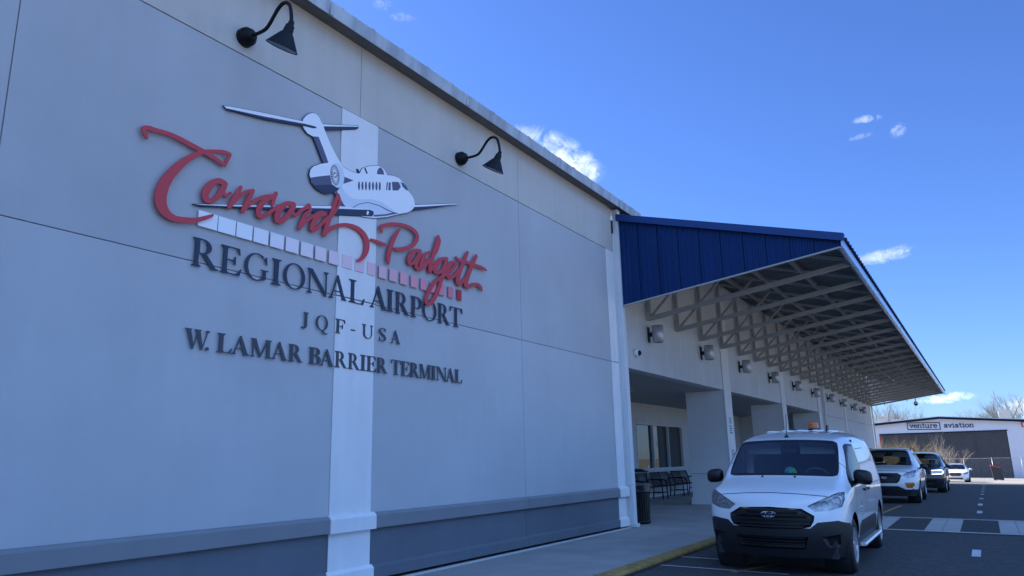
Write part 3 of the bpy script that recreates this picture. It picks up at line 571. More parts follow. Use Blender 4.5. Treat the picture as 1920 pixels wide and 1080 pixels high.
# gable panel (flat sheet with seams and fine ribs)
mb = MB()
def zbot(x): return 4.885 + (5.475 - 4.885) * (x - 0.1) / 4.73
def gpt(x, dy, z): return (x, CY_A - dy, z)
xs = []; x = 0.085
prof = []
seams = [0.085 + 0.4655 * i for i in range(11)]
for i, s0 in enumerate(seams):
    s1 = min(s0 + 0.4655, 4.84)
    if s1 - s0 < 0.05: break
    prof += [(s0, -0.012), (s0 + 0.010, -0.012), (s0 + 0.014, 0.036), (s0 + 0.044, 0.036), (s0 + 0.046, -0.012), (s0 + 0.056, -0.012), (s0 + 0.060, 0.0)]
    if i < 7 or True:
        for k in range(1, 4):
            c = s0 + .03 + (s1 - s0) * k / 4
            if s1 - s0 > 0.3: prof += [(c - 0.028, 0.0), (c - 0.016, 0.016), (c + 0.016, 0.016), (c + 0.028, 0.0)]
prof.append((4.84, 0.0))
n = len(prof)
mb.add([gpt(x, d, zbot(x)) for x, d in prof] + [gpt(x, d, zt(x) - 0.10) for x, d in prof], [(i, i + 1, n + i + 1, n + i) for i in range(n - 1)])
mb.build('gable_panel', MT['blue'], CAN, fixn=False)
mb = MB(); mb.add([(0.1, CY_A + 0.045, zbot(.1)), (4.83, CY_A + 0.045, zbot(4.83)), (4.83, CY_A + 0.045, zt(4.83) - .1), (0.1, CY_A + 0.045, zt(.1) - .1)], [(0, 1, 2, 3)])
mb.build('gable_lining', MT['steel'], CAN)
mb = MB()  # rake trim along the top of the gable, wraps over the roof
mb.prism([(0.12, zt(0.12) - 0.125), (4.90, zt(4.90) - 0.125), (4.90, zt(4.9) + 0.035), (0.12, zt(0.12) + 0.035)], 'y', CY_A - 0.10, CY_A - 0.068)
mb.prism([(0.12, zt(0.12) + 0.02), (4.90, zt(4.90) + 0.02), (4.90, zt(4.9) + 0.036), (0.12, zt(0.12) + 0.036)], 'y', CY_A - 0.067, CY_A + 0.12)
mb.build('rake_trim', MT['blue_trim'], CAN)
mb = MB(); mb.bar((0.1, CY_A - 0.02, zbot(.1) - 0.012), (4.82, CY_A - 0.02, zbot(4.82) - 0.012), 0.05, 0.03); mb.build('bottom_trim', MT['steel'], CAN)
# roof sheet: corrugated, with standing ribs that show above the eave
mb = MB(); prof = []; yy = CY_A + 0.13
while yy < CY_B:
    prof += [(yy, 0.0), (yy + 0.235, 0.0), (yy + 0.245, 0.05), (yy + 0.29, 0.05), (yy + 0.30, 0.0)]; yy += 0.305
n = len(prof)
for (x0, x1) in ((-0.05, XE + 0.05),):
    mb.add([(x0, y, zt(x0) + d) for y, d in prof] + [(x1, y, zt(x1) + d) for y, d in prof], [(i, n + i, n + i + 1, i + 1) for i in range(n - 1)])
mb.build('roof_sheet', MT['blue'], CAN, fixn=False)
mb = MB(); prof = []; yy = CY_A + 0.13
while yy < CY_B:
    prof += [(yy, 0.0), (yy + 0.20, 0.0), (yy + 0.225, 0.028), (yy + 0.28, 0.028), (yy + 0.305, 0.0)]; yy += 0.305
n = len(prof)
mb.add([(-0.02, y, zt(-0.02) - 0.03 + d) for y, d in prof] + [(XE - 0.01, y, zt(XE) - 0.03 + d) for y, d in prof], [(i, i + 1, n + i + 1, n + i) for i in range(n - 1)])
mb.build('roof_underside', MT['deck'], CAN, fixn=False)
mb = MB(); yy = CY_A - 0.05
while yy < CY_B:
    mb.box(XE - 0.02, XE, yy + 0.002, min(yy + 6.1, CY_B) - 0.002, 5.47, 5.665); mb.box(XE, XE + 0.012, yy + 6.05, yy + 6.15, 5.468, 5.667); yy += 6.1
mb.box(XE - 0.07, XE - 0.021, CY_A + 0.02, CY_B, 5.45, 5.475)
mb.build('fascia', MT['fascia'], CAN)
mb = MB(); mb.box(XE - 0.12, XE - 0.03, CY_A + 0.05, CY_B, 5.49, 5.60); mb.build('eave_beam', MT['steel'], CAN)
for px in (0.75, 2.0, 3.35):
    mb = MB(); mb.box(px - 0.04, px + 0.04, CY_A + 0.05, CY_B - 0.02, zt(px) - 0.15, zt(px) - 0.045); mb.build('purlin', MT['steel2'], CAN)
ty = 17.15
def truss(y):
    mb = MB(); w = 0.085
    zc = lambda x: 4.86 + (5.50 - 4.86) * (x - 0.09) / 4.65
    mb.bar((0.085, y, zt(0.085) - 0.17), (0.085, y, 4.81), w, w, up=(0, 1, 0))
    mb.bar((0.13, y, zc(0.13)), (4.72, y, zc(4.72) + 0.02), w, 0.105)
    mb.bar((0.13, y, zt(.13) - 0.135), (4.70, y, zt(4.70) - 0.135), 0.06, 0.07)
    mb.bar((0.15, y, 4.93), (1.67, y, zt(1.67) - 0.17), 0.05, 0.06)
    return mb
yy = 17.15; first = None
while yy < 61.3:
    if first is None:
        mbt = truss(yy); first = mbt.build('truss', MT['steel'], CAN); y00 = yy
    else:
        o = first.copy(); COL.objects.link(o); o.parent = CAN; o.location = (0, yy - y00, 0)
    yy += 2.045

# far gable: panel lined in cream, open strip left above the last bottom chord
def zc2(x): return 4.93 + (5.50 - 4.86) * (x - 0.09) / 4.65 + 0.20 * max(0.0, 1 - x / 3.3)
mb = MB(); mb.prism([(0.05, zc2(.05)), (3.3, zc2(3.3)), (4.82, zc2(4.82) - .02), (4.82, zt(4.82) - .05), (0.05, zt(.05) - .05)], 'y', 61.20, 61.24); mb.build('far_gable_lining', MT['wing'], CAN)
mb = MB(); mb.prism([(0.02, zc2(.05) - .02), (3.3, zc2(3.3) - .02), (4.86, zc2(4.82) - .04), (4.86, zt(4.86) + .03), (0.02, zt(.05) + .03)], 'y', 61.245, 61.30); mb.build('far_gable_panel', MT['blue'], CAN)
mb = MB(); mb.bar((0.1, 61.1, 4.99), (3.1, 61.1, 5.33), .04, .05); mb.bar((0.9, 61.1, 4.9), (0.9, 61.1, 5.2), .05, .05, up=(0, 1, 0)); mb.bar((2.4, 61.1, 5.1), (2.4, 61.1, 5.3), .05, .05, up=(0, 1, 0)); mb.build('end_brace', MT['steel'], CAN)
# ------------------------------------------------------------------ lettering on the hall wall
def arc(cx, cy, rx, ry, a0, a1, n=14):
    return [(cx + rx * math.cos(rad(a0 + (a1 - a0) * i / (n - 1))), cy + ry * math.sin(rad(a0 + (a1 - a0) * i / (n - 1)))) for i in range(n)]
def serif_glyph(ch, s=0.135, t=0.045):
    """capital letter, height 1; s = thick stroke, t = hairline. returns components"""
    R = lambda x0, y0, x1, y1: ([(x0, y0), (x1, y0), (x1, y1), (x0, y1)], [])
    def foot(x0, x1, y=0, e=0.075):          # bracketed serif under (or over) a stem between x0 and x1
        g = 1 if y == 0 else -1
        return ([(x0 - e, y), (x1 + e, y), (x1 + e, y + g * t * .75), (x1 + .02, y + g * (t + .035)), (x1, y + g * .11), (x0, y + g * .11), (x0 - .02, y + g * (t + .035)), (x0 - e, y + g * t * .75)], [])
    def stem(x, y0=0, y1=1, w=None, lo=True, hi=True):
        w = w or s; o = [R(x, y0, x + w, y1)]
        if lo: o.append(foot(x, x + w, 0))
        if hi: o.append(foot(x, x + w, 1))
        return o
    diag = lambda x0, y0, x1, y1, w: ([(x0 - w / 2, y0), (x0 + w / 2, y0), (x1 + w / 2, y1), (x1 - w / 2, y1)], [])
    if ch == 'I': return stem(.1)
    if ch == 'L': return stem(.1, hi=True) + [([(.1, 0), (.56, 0), (.61, .27), (.575, .27), (.50, t + .05), (.45, t), (.1, t)], [])]
    if ch == 'E': return stem(.1) + [([(.1, 0), (.60, 0), (.66, .26), (.625, .26), (.53, t + .05), (.47, t), (.1, t)], []), ([(.1, 1), (.57, 1), (.60, .76), (.565, .76), (.51, 1 - t - .04), (.45, 1 - t), (.1, 1 - t)], []),
                                     R(.2, .49, .42, .49 + t), ([(.40, .49 + t / 2), (.435, .36), (.47, .36), (.47, .67), (.435, .67)], [])]
    if ch == 'F': return stem(.1) + [([(.1, 1), (.57, 1), (.60, .75), (.565, .75), (.51, 1 - t - .04), (.45, 1 - t), (.1, 1 - t)], []), R(.2, .48, .41, .48 + t), ([(.39, .48 + t / 2), (.425, .35), (.46, .35), (.46, .66), (.425, .66)], [])]
    if ch == 'T': return stem(.30, hi=False) + [([(.02, 1), (.72, 1), (.735, .74), (.70, .74), (.65, .93), (.58, 1 - t), (.16, 1 - t), (.09, .93), (.04, .74), (.005, .74)], [])]
    if ch in 'RPB':
        yb = {'R': .46, 'P': .42, 'B': .52}[ch]
        cy, ry = (1 + yb) / 2, (1 - yb) / 2
        o = stem(.1)
        o.append(([(.12, yb), (.32, yb)] + arc(.32, cy, .27, ry, -90, 90) + [(.12, 1)], [[(.235, yb + t), (.30, yb + t)] + arc(.30, cy, .27 - s * .9, ry - t, -90, 90) + [(.235, 1 - t)]]))
        if ch == 'R': o += [([(.30, yb + .02), (.30 + s * 1.25, yb + .03), (.74, .06), (.82, .045), (.82, 0), (.62, 0)], [])]
        if ch == 'B':
            c2 = (yb + t) / 2; r2 = (yb + t) / 2
            o.append(([(.12, 0), (.34, 0)] + arc(.34, c2, .30, r2, -90, 90) + [(.12, yb + t)], [[(.235, t), (.32, t)] + arc(.32, c2, .30 - s * .9, r2 - t, -90, 90) + [(.235, yb)]]))
        return o
    if ch in 'OQ':
        o = [(arc(.5, .5, .45, .52, 0, 360, 41)[:-1], [arc(.5, .5, .45 - s * 1.02, .52 - t, 0, 360, 41)[:-1]])]
        if ch == 'Q': o.append(([(.42, .02), (.58, .03), (.72, -.13), (.90, -.17), (.97, -.13), (.97, -.17), (.85, -.24), (.66, -.22)], []))
        return o
    if ch == 'G':
        ring = ([(p) for p in arc(.5, .5, .45, .52, 52, 318, 40)] + [(.85, .14)] + list(reversed(arc(.5, .5, .45 - s * 1.02, .52 - t, 50, 316, 40))), [])
        return [ring, R(.745, .08, .745 + s, .40), R(.665, .40, .955, .44),
                ([(.74, .86), (.80, .83), (.86, .65), (.90, .65), (.88, .95), (.845, .95), (.82, .90)], []), R(.70, .05, .80, .12)]
    if ch == 'N': return stem(.10, w=t * 1.15) + [R(.80, 0, .80 + t * 1.15, 1), foot(.80, .80 + t * 1.15, 1), ([(.03, 1), (.10 + s * 1.05, 1), (.845, .10), (.845, -.02), (.79, -.02), (.10, .95)], []), R(.02, 1 - t * .75, .2, 1)]
    if ch == 'A': return [([(.40, 1.01), (.47, 1.01), (.84, .02), (.84, 0), (.84 - s * 1.25, 0), (.37, .86)], []), ([(.40, .98), (.44, .90), (.145, .03), (.09, .03)], []),
                          R(.22, .31, .62, .31 + t), foot(.09, .15, 0), foot(.84 - s * 1.2, .84, 0, .06)]
    if ch == 'M': return stem(.12, w=t * 1.2) + stem(.86) + [([(.05, 1), (.12 + s * 1.1, 1), (.535, .18), (.535, 0), (.49, 0), (.12, .92)], []), ([(.90, 1), (.86, .99), (.49, .05), (.49, 0), (.54, 0), (.90, .90)], [])]
    if ch == 'W': return [([(.06, 1), (.06 + s * 1.15, 1), (.40, .12), (.375, -.02), (.33, -.02)], []), ([(.35, -.02), (.375, -.02), (.60, .93), (.56, 1), (.545, .97)], []),
                          ([(.47, 1), (.47 + s * 1.15, 1), (.80, .12), (.775, -.02), (.73, -.02)], []), ([(.75, -.02), (.775, -.02), (1.02, .98), (.97, .98)], []), foot(.06, .06 + s * 1.1, 1, .06), foot(.47, .47 + s * 1.1, 1, .06), foot(.97, 1.02, 1, .07)]
    if ch == 'U': return stem(.10, y0=.30, lo=False) + [R(.72, .30, .72 + t * 1.2, 1), foot(.72, .72 + t * 1.2, 1), ([(.10, .34)] + arc(.437, .34, .337, .36, 180, 360, 20) + list(reversed(arc(.475, .34, .245, .36 - t * 1.3, 180, 360, 20))), [])]
    if ch == 'J': return stem(.22, y0=.12, lo=False) + [([(.22, .2), (.22 + s, .2), (.22 + s, .12), (.30, -.03), (.18, -.11), (.07, -.10), (.03, -.03), (.07, .03), (.13, .02), (.15, -.04), (.20, -.02)], [])]
    if ch == 'S':
        c = [(.54, .80, .05), (.47, .93, .05), (.33, .975, .055), (.18, .90, .09), (.12, .76, .13), (.20, .62, s), (.36, .50, s * 1.1), (.50, .38, s), (.56, .24, .13), (.50, .10, .09), (.34, .025, .055), (.19, .06, .05), (.09, .22, .05)]
        lr = []
        for i, (x, y, w) in enumerate(c):
            a, b = Vector(c[max(i - 1, 0)][:2]), Vector(c[min(i + 1, len(c) - 1)][:2]); d = (b - a).normalized(); q = Vector((-d.y, d.x)) * w / 2
            lr.append((x + q.x, y + q.y, x - q.x, y - q.y))
        return strip_polys(lr, 4) + [R(.535, .70, .565, .97), R(.07, .03, .10, .30)]
    if ch == '.': return [(disc(.1, .085, .09, 16), [])]
    if ch == '-': return [R(0, .38, .3, .46)]
    return []
def letter(ch, y0, y1, z0, h, word, nth, material, s, t, group, tone):
    comps = serif_glyph(ch, s, t)
    xs = [p[0] for c in comps for p in c[0]]; a, b = min(xs), max(xs)
    k = (y1 - y0) / (b - a)
    cy = (y0 + y1) / 2
    mb = MB()
    extrude2d(mb, comps, lambda u, v, d: (d, y0 + (u - a) * k, z0 + v * h), 0.021, 0.030)

    nm = {'.': 'full_stop', '-': 'hyphen'}.get(ch, 'letter')
    o = mb.build(nm, material, None, loc=(0.021, cy, z0))
    what = {'.': 'full stop', '-': 'small brown hyphen'}.get(ch, 'letter ' + ch)
    if ch == '.': lb = 'dark slate full stop after the W of the lowest line of letters'
    elif ch == '-': lb = 'small brown dash between F and U in the middle line of letters'
    elif len(word) == 1: lb = f'{tone} raised serif letter {ch} opening the lowest line of the wall lettering'
    else: lb = f'{tone} raised serif letter {ch}, {ordn(nth)} letter of {word} on the wall'
    tag(o, lb, 'letter' if nm == 'letter' else 'punctuation mark', group)
LET1 = [('REGIONAL', [(4.529, 4.849), (4.87, 5.146), (5.184, 5.508), (5.556, 5.691), (5.731, 6.058), (6.094, 6.438), (6.456, 6.753), (6.797, 7.09)]),
        ('AIRPORT', [(7.192, 7.527), (7.528, 7.665), (7.704, 8.009), (8.035, 8.290), (8.309, 8.632), (8.67, 8.965), (8.966, 9.293)])]
for w, sp in LET1:
    for i, (ch, (a, b)) in enumerate(zip(w, sp)): letter(ch, a, b, 3.533, 0.305, w, i, MT['navy'], 0.118, 0.04, 'large letters of the airport name', 'large navy')
for ch, a, b, i, w in (('J', 6.032, 6.137, 0, 'JQF'), ('Q', 6.26, 6.458, 1, 'JQF'), ('F', 6.581, 6.75, 2, 'JQF'), ('-', 6.856, 6.929, 0, '-'), ('U', 7.061, 7.262, 0, 'USA'), ('S', 7.384, 7.523, 1, 'USA'), ('A', 7.622, 7.816, 2, 'USA')):
    letter(ch, a, b, 3.103, 0.183, w, i, MT['navy2'] if ch != '-' else mat('brown_dash', (0.10, 0.055, 0.025), 0.6), 0.135, 0.05, 'letters of the airport code', 'small navy')
LET3 = [('W', [(4.520, 4.808)]), ('.', [(4.765, 4.806)]), ('LAMAR', [(4.9, 5.088), (5.084, 5.309), (5.329, 5.609), (5.616, 5.839), (5.862, 6.071)]),
        ('BARRIER', [(6.169, 6.358), (6.345, 6.574), (6.592, 6.80), (6.82, 7.03), (7.038, 7.139), (7.153, 7.346), (7.355, 7.56)]),
        ('TERMINAL', [(7.638, 7.837), (7.845, 8.029), (8.037, 8.24), (8.245, 8.501), (8.512, 8.620), (8.637, 8.874), (8.865, 9.089), (9.096, 9.277)])]
for w, sp in LET3:
    for i, (ch, (a, b)) in enumerate(zip(w, sp)): letter(ch, a, b, 2.678, 0.203, w, i, MT['navy2'], 0.155, 0.05, 'letters of the terminal name', 'slate grey')
# red brush script
def script(name, keys, label, d0=0.041, d1=0.056):
    comps = []
    for k in keys:
        for st in STROKES[k]: comps += strip_polys(st, 4)
    mb = MB(); extrude2d(mb, comps, lambda u, v, d: (d, u, v), d0, d1)
    ys = [v[1] for v in mb.v]; zs = [v[2] for v in mb.v]
    o = mb.build(name, MT['red'], None, loc=(d0, (min(ys) + max(ys)) / 2, min(zs)))
    return tag(o, label, 'sign letter', 'red brush script of the airport name')
script('script_letter', ['capital'], 'large red script capital C with a long swash at its top left')
script('script_word', ['oncord'], 'red script letters oncord joined up and ending in a long looping tail')
script('script_dash', ['hyphen'], 'short red script dash before the red capital P')
script('script_letter', ['P'], 'red script capital P at the right of the jet emblem')
script('script_word', ['rest'], 'red joined script letters adgett with a long descender and crossed double t')
# row of fading squares
SQ = [(4.567, 4.80), (4.811, 5.032), (5.046, 5.257), (5.276, 5.48), (5.509, 5.707), (5.738, 5.932), (5.97, 6.161), (6.20, 6.381), (6.431, 6.606), (6.664, 6.836), (6.895, 7.062), (7.126, 7.283), (7.354, 7.508), (7.571, 7.728),
      (7.797, 7.953), (8.028, 8.178), (8.249, 8.393), (8.474, 8.617), (8.69, 8.829), (8.922, 9.05), (9.15, 9.27)]
for i, (a, b) in enumerate(SQ):
    t = i / 20
    w, p, r = Vector((.88, .89, .92)), Vector((.74, .27, .33)), Vector((.50, .022, .035))
    c = w.lerp(p, min(1, max(0, (t - .08) / .72)) ** 1.1) if t < .85 else p.lerp(r, ((t - .85) / .15) ** 1.6 * .55) if i < 20 else r
    tone = 'white' if i < 4 else 'pinkish white' if i < 8 else 'pale pink' if i < 13 else 'pink' if i < 18 else 'rose' if i < 20 else 'deep red'
    mb = MB(); mb.box(0.021, 0.031, a, b, 3.966, 4.138)
    o = mb.build('square_tile', mat('tile_%s' % tone.replace(' ', '_'), tuple(c), 0.5), None, loc=(0.021, (a + b) / 2, 3.966), bevel=0.002)
    tag(o, f'{tone} square tile, {ordn(i)} from the left in the row below the red script' if i < 20 else 'deep red narrow tile closing the right end of the tile row', 'wall tile', 'row of fading square tiles')
# jet emblem
JE = empty('jet_emblem', (0.02, 7.0, 4.4), label='flat white and navy cut-out of a business jet on the wall', cat='emblem')
def emb(name, keys, material, d0, d1, outline=0.0, parent=None, label=None):
    comps = []
    for k in keys:
        poly = EMBLEM[k]
        if outline:
            n = len(poly)
            comps.append((poly, []))
            for i in range(n):
                a, b = poly[i], poly[(i + 1) % n]
                L = math.hypot(a[0] - b[0], a[1] - b[1])
                if L < 1e-3: continue
                dx, dy = (b[0] - a[0]) / L * outline, (b[1] - a[1]) / L * outline
                comps.append(([(a[0] + dy, a[1] - dx), (b[0] + dy, b[1] - dx), (b[0] - dy, b[1] + dx), (a[0] - dy, a[1] + dx)], [])); comps.append((disc(a[0], a[1], outline, 8), []))
        else: comps.append((poly, []))
    mb = MB(); extrude2d(mb, comps, lambda u, v, d: (.009 + d * .52, u, v), d0, d1)
    o = mb.build(name, material, parent or JE)
    if label: o['label'] = label
    return o
ol = 0.007
emb('backing', ['body', 'nacelle', 'engine_r', 'tail_r_white', 'tail_r_dark', 'tail_l_white', 'tail_l_dark', 'wing_l_white', 'wing_l_dark', 'wing_r_white', 'wing_r_dark', 'belly_strip', 'rudder', 'pylon_r'], MT['e_dark'], 0.022, 0.040, ol)
fu = emb('fuselage', ['body'], MT['e_white'], 0.041, 0.046)
emb('shading', ['shade'], MT['e_shade'], 0.0465, 0.048, parent=fu); emb('line', ['arc'], MT['e_mid'], 0.0482, 0.049, parent=fu); emb('belly', ['belly_dark', 'belly_strip'], MT['e_mid'], 0.0482, 0.0495, parent=fu)
emb('rudder', ['rudder'], MT['e_mid'], 0.0465, 0.049)
for i in range(7): emb('cabin_window', ['win%d' % i], MT['e_mid'], 0.0465, 0.0485)
for i in range(4): emb('cockpit_window', ['cock%d' % i], MT['e_mid'], 0.0465, 0.0485)
emb('tailplane', ['tail_l_white'], MT['e_white'], 0.047, 0.051); emb('tailplane', ['tail_r_white'], MT['e_white'], 0.041, 0.044)
emb('tailplane_shade', ['tail_l_dark'], MT['e_dark'], 0.0515, 0.053); emb('tailplane_shade', ['tail_r_dark'], MT['e_dark'], 0.0442, 0.0455)
en = emb('engine', ['nacelle'], MT['e_white'], 0.050, 0.056); emb('nacelle_band', ['nacelle_mid'], MT['e_mid'], 0.0562, 0.0572, parent=en); emb('nacelle_base', ['nacelle_low'], MT['e_dark'], 0.0574, 0.0584, parent=en)
emb('inlet_ring', ['ring'], MT['e_shade'], 0.0586, 0.060, parent=en); emb('fan', ['fan'], MT['e_dark'], 0.0602, 0.0612, parent=en)
fan = EMBLEM['fan']; cy_ = sum(p[0] for p in fan) / len(fan); cz_ = sum(p[1] for p in fan) / len(fan)
comps = [(EMBLEM['hub'], [])]
for i, p in enumerate(fan):
    q = Vector((p[0] - cy_, p[1] - cz_)); 
    if i % 1 == 0:
        a = q * .30; b = q * .95; nrm = Vector((-q.y, q.x)).normalized() * .0042
        a2 = a + nrm * 2
        comps.append(([(cy_ + a.x, cz_ + a.y), (cy_ + b.x - nrm.x, cz_ + b.y - nrm.y), (cy_ + b.x + nrm.x, cz_ + b.y + nrm.y), (cy_ + a2.x, cz_ + a2.y)], []))
mb = MB(); extrude2d(mb, comps, lambda u, v, d: (.009 + d * .52, u, v), 0.0614, 0.0622); mb.build('fan_blades', MT['e_white'], en)
en2 = emb('engine', ['engine_r'], MT['e_white'], 0.041, 0.0445); emb('fan', ['fan_r'], MT['e_mid'], 0.0447, 0.0457, parent=en2); emb('pylon_line', ['engine_r_line'], MT['e_dark'], 0.0447, 0.0457, parent=en2)
emb('pylon', ['pylon'], MT['e_mid'], 0.0465, 0.0485); emb('pylon', ['pylon_r'], MT['e_dark'], 0.041, 0.043)
emb('wing', ['wing_l_white'], MT['e_white'], 0.050, 0.054); emb('wing', ['wing_r_white'], MT['e_white'], 0.041, 0.044)
emb('wing_shade', ['wing_l_dark'], MT['e_dark'], 0.0542, 0.056); emb('wing_shade', ['wing_r_dark'], MT['e_dark'], 0.0442, 0.0455); emb('wingtip_light', ['tip_light'], MT['e_white'], 0.0562, 0.0575)

# ------------------------------------------------------------------ wall lamps, lights, cameras, notices
def goose(y, z, label):
    g = empty('gooseneck_lamp', (0.006, y, z), label=label, cat='wall lamp', group='gooseneck lamps above the airport name')
    mb = MB(); mb.lathe([(0, 0.0), (0.112, 0.0), (0.112, 0.06), (0.106, 0.07), (0.106, 0.09), (0.075, 0.105), (0.072, 0.14), (0.035, 0.155), (0, 0.155)], (0.0, 0, 0), (1, 0, 0), 28)
    mb.build('base', MT['black_lamp'], g, local=True)
    pts = [(0.12, -0.01), (0.25, -0.02), (0.37, -0.01), (0.44, 0.04), (0.50, 0.11), (0.56, 0.175), (0.63, 0.215), (0.70, 0.205), (0.755, 0.15), (0.785, 0.04), (0.795, -0.06)]
    P = crom(pts, 5)
    mb = MB(); mb.tube([(x, 0, zz) for x, zz in P], 0.021, 10); mb.build('arm', MT['black_lamp'], g, local=True)
    tl = rad(28); ax = Vector((math.sin(tl), 0, math.cos(tl))); pv = (0.785, 0, -0.10)
    mb = MB(); mb.lathe([(0.0, 0.045), (0.026, 0.045), (0.034, 0.02), (0.034, 0.0), (0.050, -0.015), (0.050, -0.05), (0.056, -0.058), (0.056, -0.092), (0.070, -0.105), (0.176, -0.262), (0.182, -0.272), (0.175, -0.268), (0.06, -0.112), (0.0, -0.112)], pv, ax, 32)
    sh = mb.build('shade', MT['black_lamp'], g, local=True)
    mb = MB(); mb.lathe([(0.171, -0.264), (0.058, -0.116), (0.0, -0.116)], pv, ax, 32); mb.build('reflector', MT['lamp_in'], sh, local=True, fixn=False)
goose(4.995, 6.365, 'black gooseneck lamp high on the wall above the jet tail, showing its pale underside')
goose(9.255, 6.345, 'black gooseneck lamp above the red capital P, farther along the wall')
LIGHTS = [(17.21, 4.47), (21.30, 4.46), (25.37, 4.44), (29.52, 4.41), (33.81, 4.40), (37.98, 4.38), (42.26, 4.37), (46.4, 4.34), (50.69, 4.32), (54.62, 4.30)]
for i, (y, z) in enumerate(LIGHTS):
    lab = f'grey cylinder wall light under the canopy, {ordn(i)} counting from the downspout' if i < 9 else 'grey cylinder wall light under the canopy, last one at the far end'
    if i == 0:
        g = L0 = empty('cylinder_light', (0, y, z), label=lab, cat='wall light', group='cylinder lights below the canopy trusses')
        mb = MB(); mb.box(0.003, 0.03, -0.055, 0.055, -0.19, 0.19); mb.box(0.03, 0.17, -0.045, 0.045, -0.05, 0.05); mb.build('bracket', MT['black'], g, local=True, bevel=0.006)
        mb = MB(); mb.lathe([(0, 0.21), (0.132, 0.21), (0.140, 0.205), (0.140, -0.205), (0.128, -0.212), (0.118, -0.212), (0.115, -0.15), (0, -0.15)], (0.25, 0, 0.0), (0, 0, 1), 32); mb.build('housing', MT['alu'], g, local=True)
    else:
        g = L0.copy(); COL.objects.link(g); g.location = (0, y, z); g['label'] = lab
        for ch in L0.children:
            c = ch.copy(); COL.objects.link(c); c.parent = g
dc = empty('dome_camera', (0.0, 16.28, 3.92), label='small white dome camera on the wall below the first cylinder light', cat='security camera')
mb = MB(); mb.lathe([(0, 0), (0.10, 0), (0.10, 0.05), (0.085, 0.07), (0.075, 0.10), (0, 0.10)], (0.003, 0, 0), (1, 0, 0), 24); mb.build('housing', MT['white'], dc, local=True)
mb = MB(); mb.lathe([(0.066, 0), (0.06, 0.03), (0.04, 0.055), (0.0, 0.065)], (0.095, 0, -0.01), (1, 0, -0.3), 20); mb.build('lens', MT['black'], dc, local=True)
hc = empty('hanging_camera', (2.95, 60.9, 4.9), label='small round camera hanging from the far end of the canopy', cat='security camera')
mb = MB(); mb.tube([(0, 0, 0.36), (0, 0, 0.08)], 0.03, 8); mb.build('stem', MT['steel'], hc, local=True)
mb = MB(); mb.lathe([(0, 0.16), (0.10, 0.14), (0.15, 0.03), (0.15, -0.02)], (0, 0, 0), (0, 0, 1), 18); mb.build('housing', MT['white'], hc, local=True)
mb = MB(); mb.lathe([(0.14, -0.02), (0.12, -0.10), (0.06, -0.15), (0, -0.16)], (0, 0, 0), (0, 0, 1), 18); mb.build('dome', MT['sign_dark'], hc, local=True)
# notices on the pillar and downspout
MT['notice'] = mat('notice_white', (0.72, 0.73, 0.74), 0.5); MT['ink'] = mat('notice_ink', (0.03, 0.035, 0.05), 0.5); MT['notice_red'] = mat('notice_red', (0.5, 0.04, 0.04), 0.5); MT['notice_gray'] = mat('notice_gray', (0.35, 0.36, 0.38), 0.5)
def notice(name, y, z, w, h, label, paint, x=0.032, rot=0):
    mb = MB(); mb.box(x, x + 0.006, y - w / 2, y + w / 2, z, z + h)
    g = mb.build(name, MT['notice'], None, loc=(x, y, z)); tag(g, label, 'sign', 'notices on the pillar and corner')
    for nm, comps, M in paint:
        mb = MB(); extrude2d(mb, comps, lambda u, v, d: (x + d - x, u - y, v), x + 0.0065 - x, x + 0.008 - x); mb.v = [(p[0], p[1], p[2] - z) for p in mb.v]
        o = mb.build(nm, M, g, local=True)
RC = lambda x0, y0, x1, y1: ([(x0, y0), (x1, y0), (x1, y1), (x0, y1)], [])
py = 23.63
notice('parking_notice', py, 2.15, 0.34, 0.60, 'upper white notice on the first pillar, with lines of grey text', [('panel', [RC(py - .12, 2.50, py + .12, 2.70)], MT['notice_gray']), ('text', [RC(py - .13, 2.2 + .07 * i, py + .13 - .05 * (i % 2), 2.235 + .07 * i) for i in range(4)], MT['ink'])])
ny = 23.64; nz = 1.35
ring = (disc(ny, nz + .24, .135, 28), [disc(ny, nz + .24, .105, 28)])
cig = stroke([(ny - .07, nz + .22), (ny + .07, nz + .22)], .03) + stroke([(ny - .085, nz + .335), (ny + .085, nz + .145)], .028)
notice('no_smoking_notice', ny, nz, 0.34, 0.44, 'lower white notice on the first pillar with a dark ring symbol', [('symbol', [ring] + cig, MT['ink'])])
py = 31.62
notice('parking_notice', py, 2.15, 0.34, 0.55, 'white notice on the second pillar, seen behind the van aerial', [('text', [RC(py - .13, 2.2 + .08 * i, py + .13, 2.24 + .08 * i) for i in range(4)], MT['notice_gray'])])
wy = 15.62
notice('wall_notice', wy, 2.35, 0.17, 0.62, 'narrow white and red notice on the corner behind the white downspout', [('stripe', [RC(wy - .075, 2.60, wy + .075, 2.74), RC(wy - .075, 2.40, wy + .075, 2.44)], MT['notice_red']), ('text', [RC(wy - .06, 2.80, wy + .06, 2.83), RC(wy - .06, 2.87, wy + .06, 2.90), RC(wy - .06, 2.50, wy + .06, 2.53)], MT['ink'])])
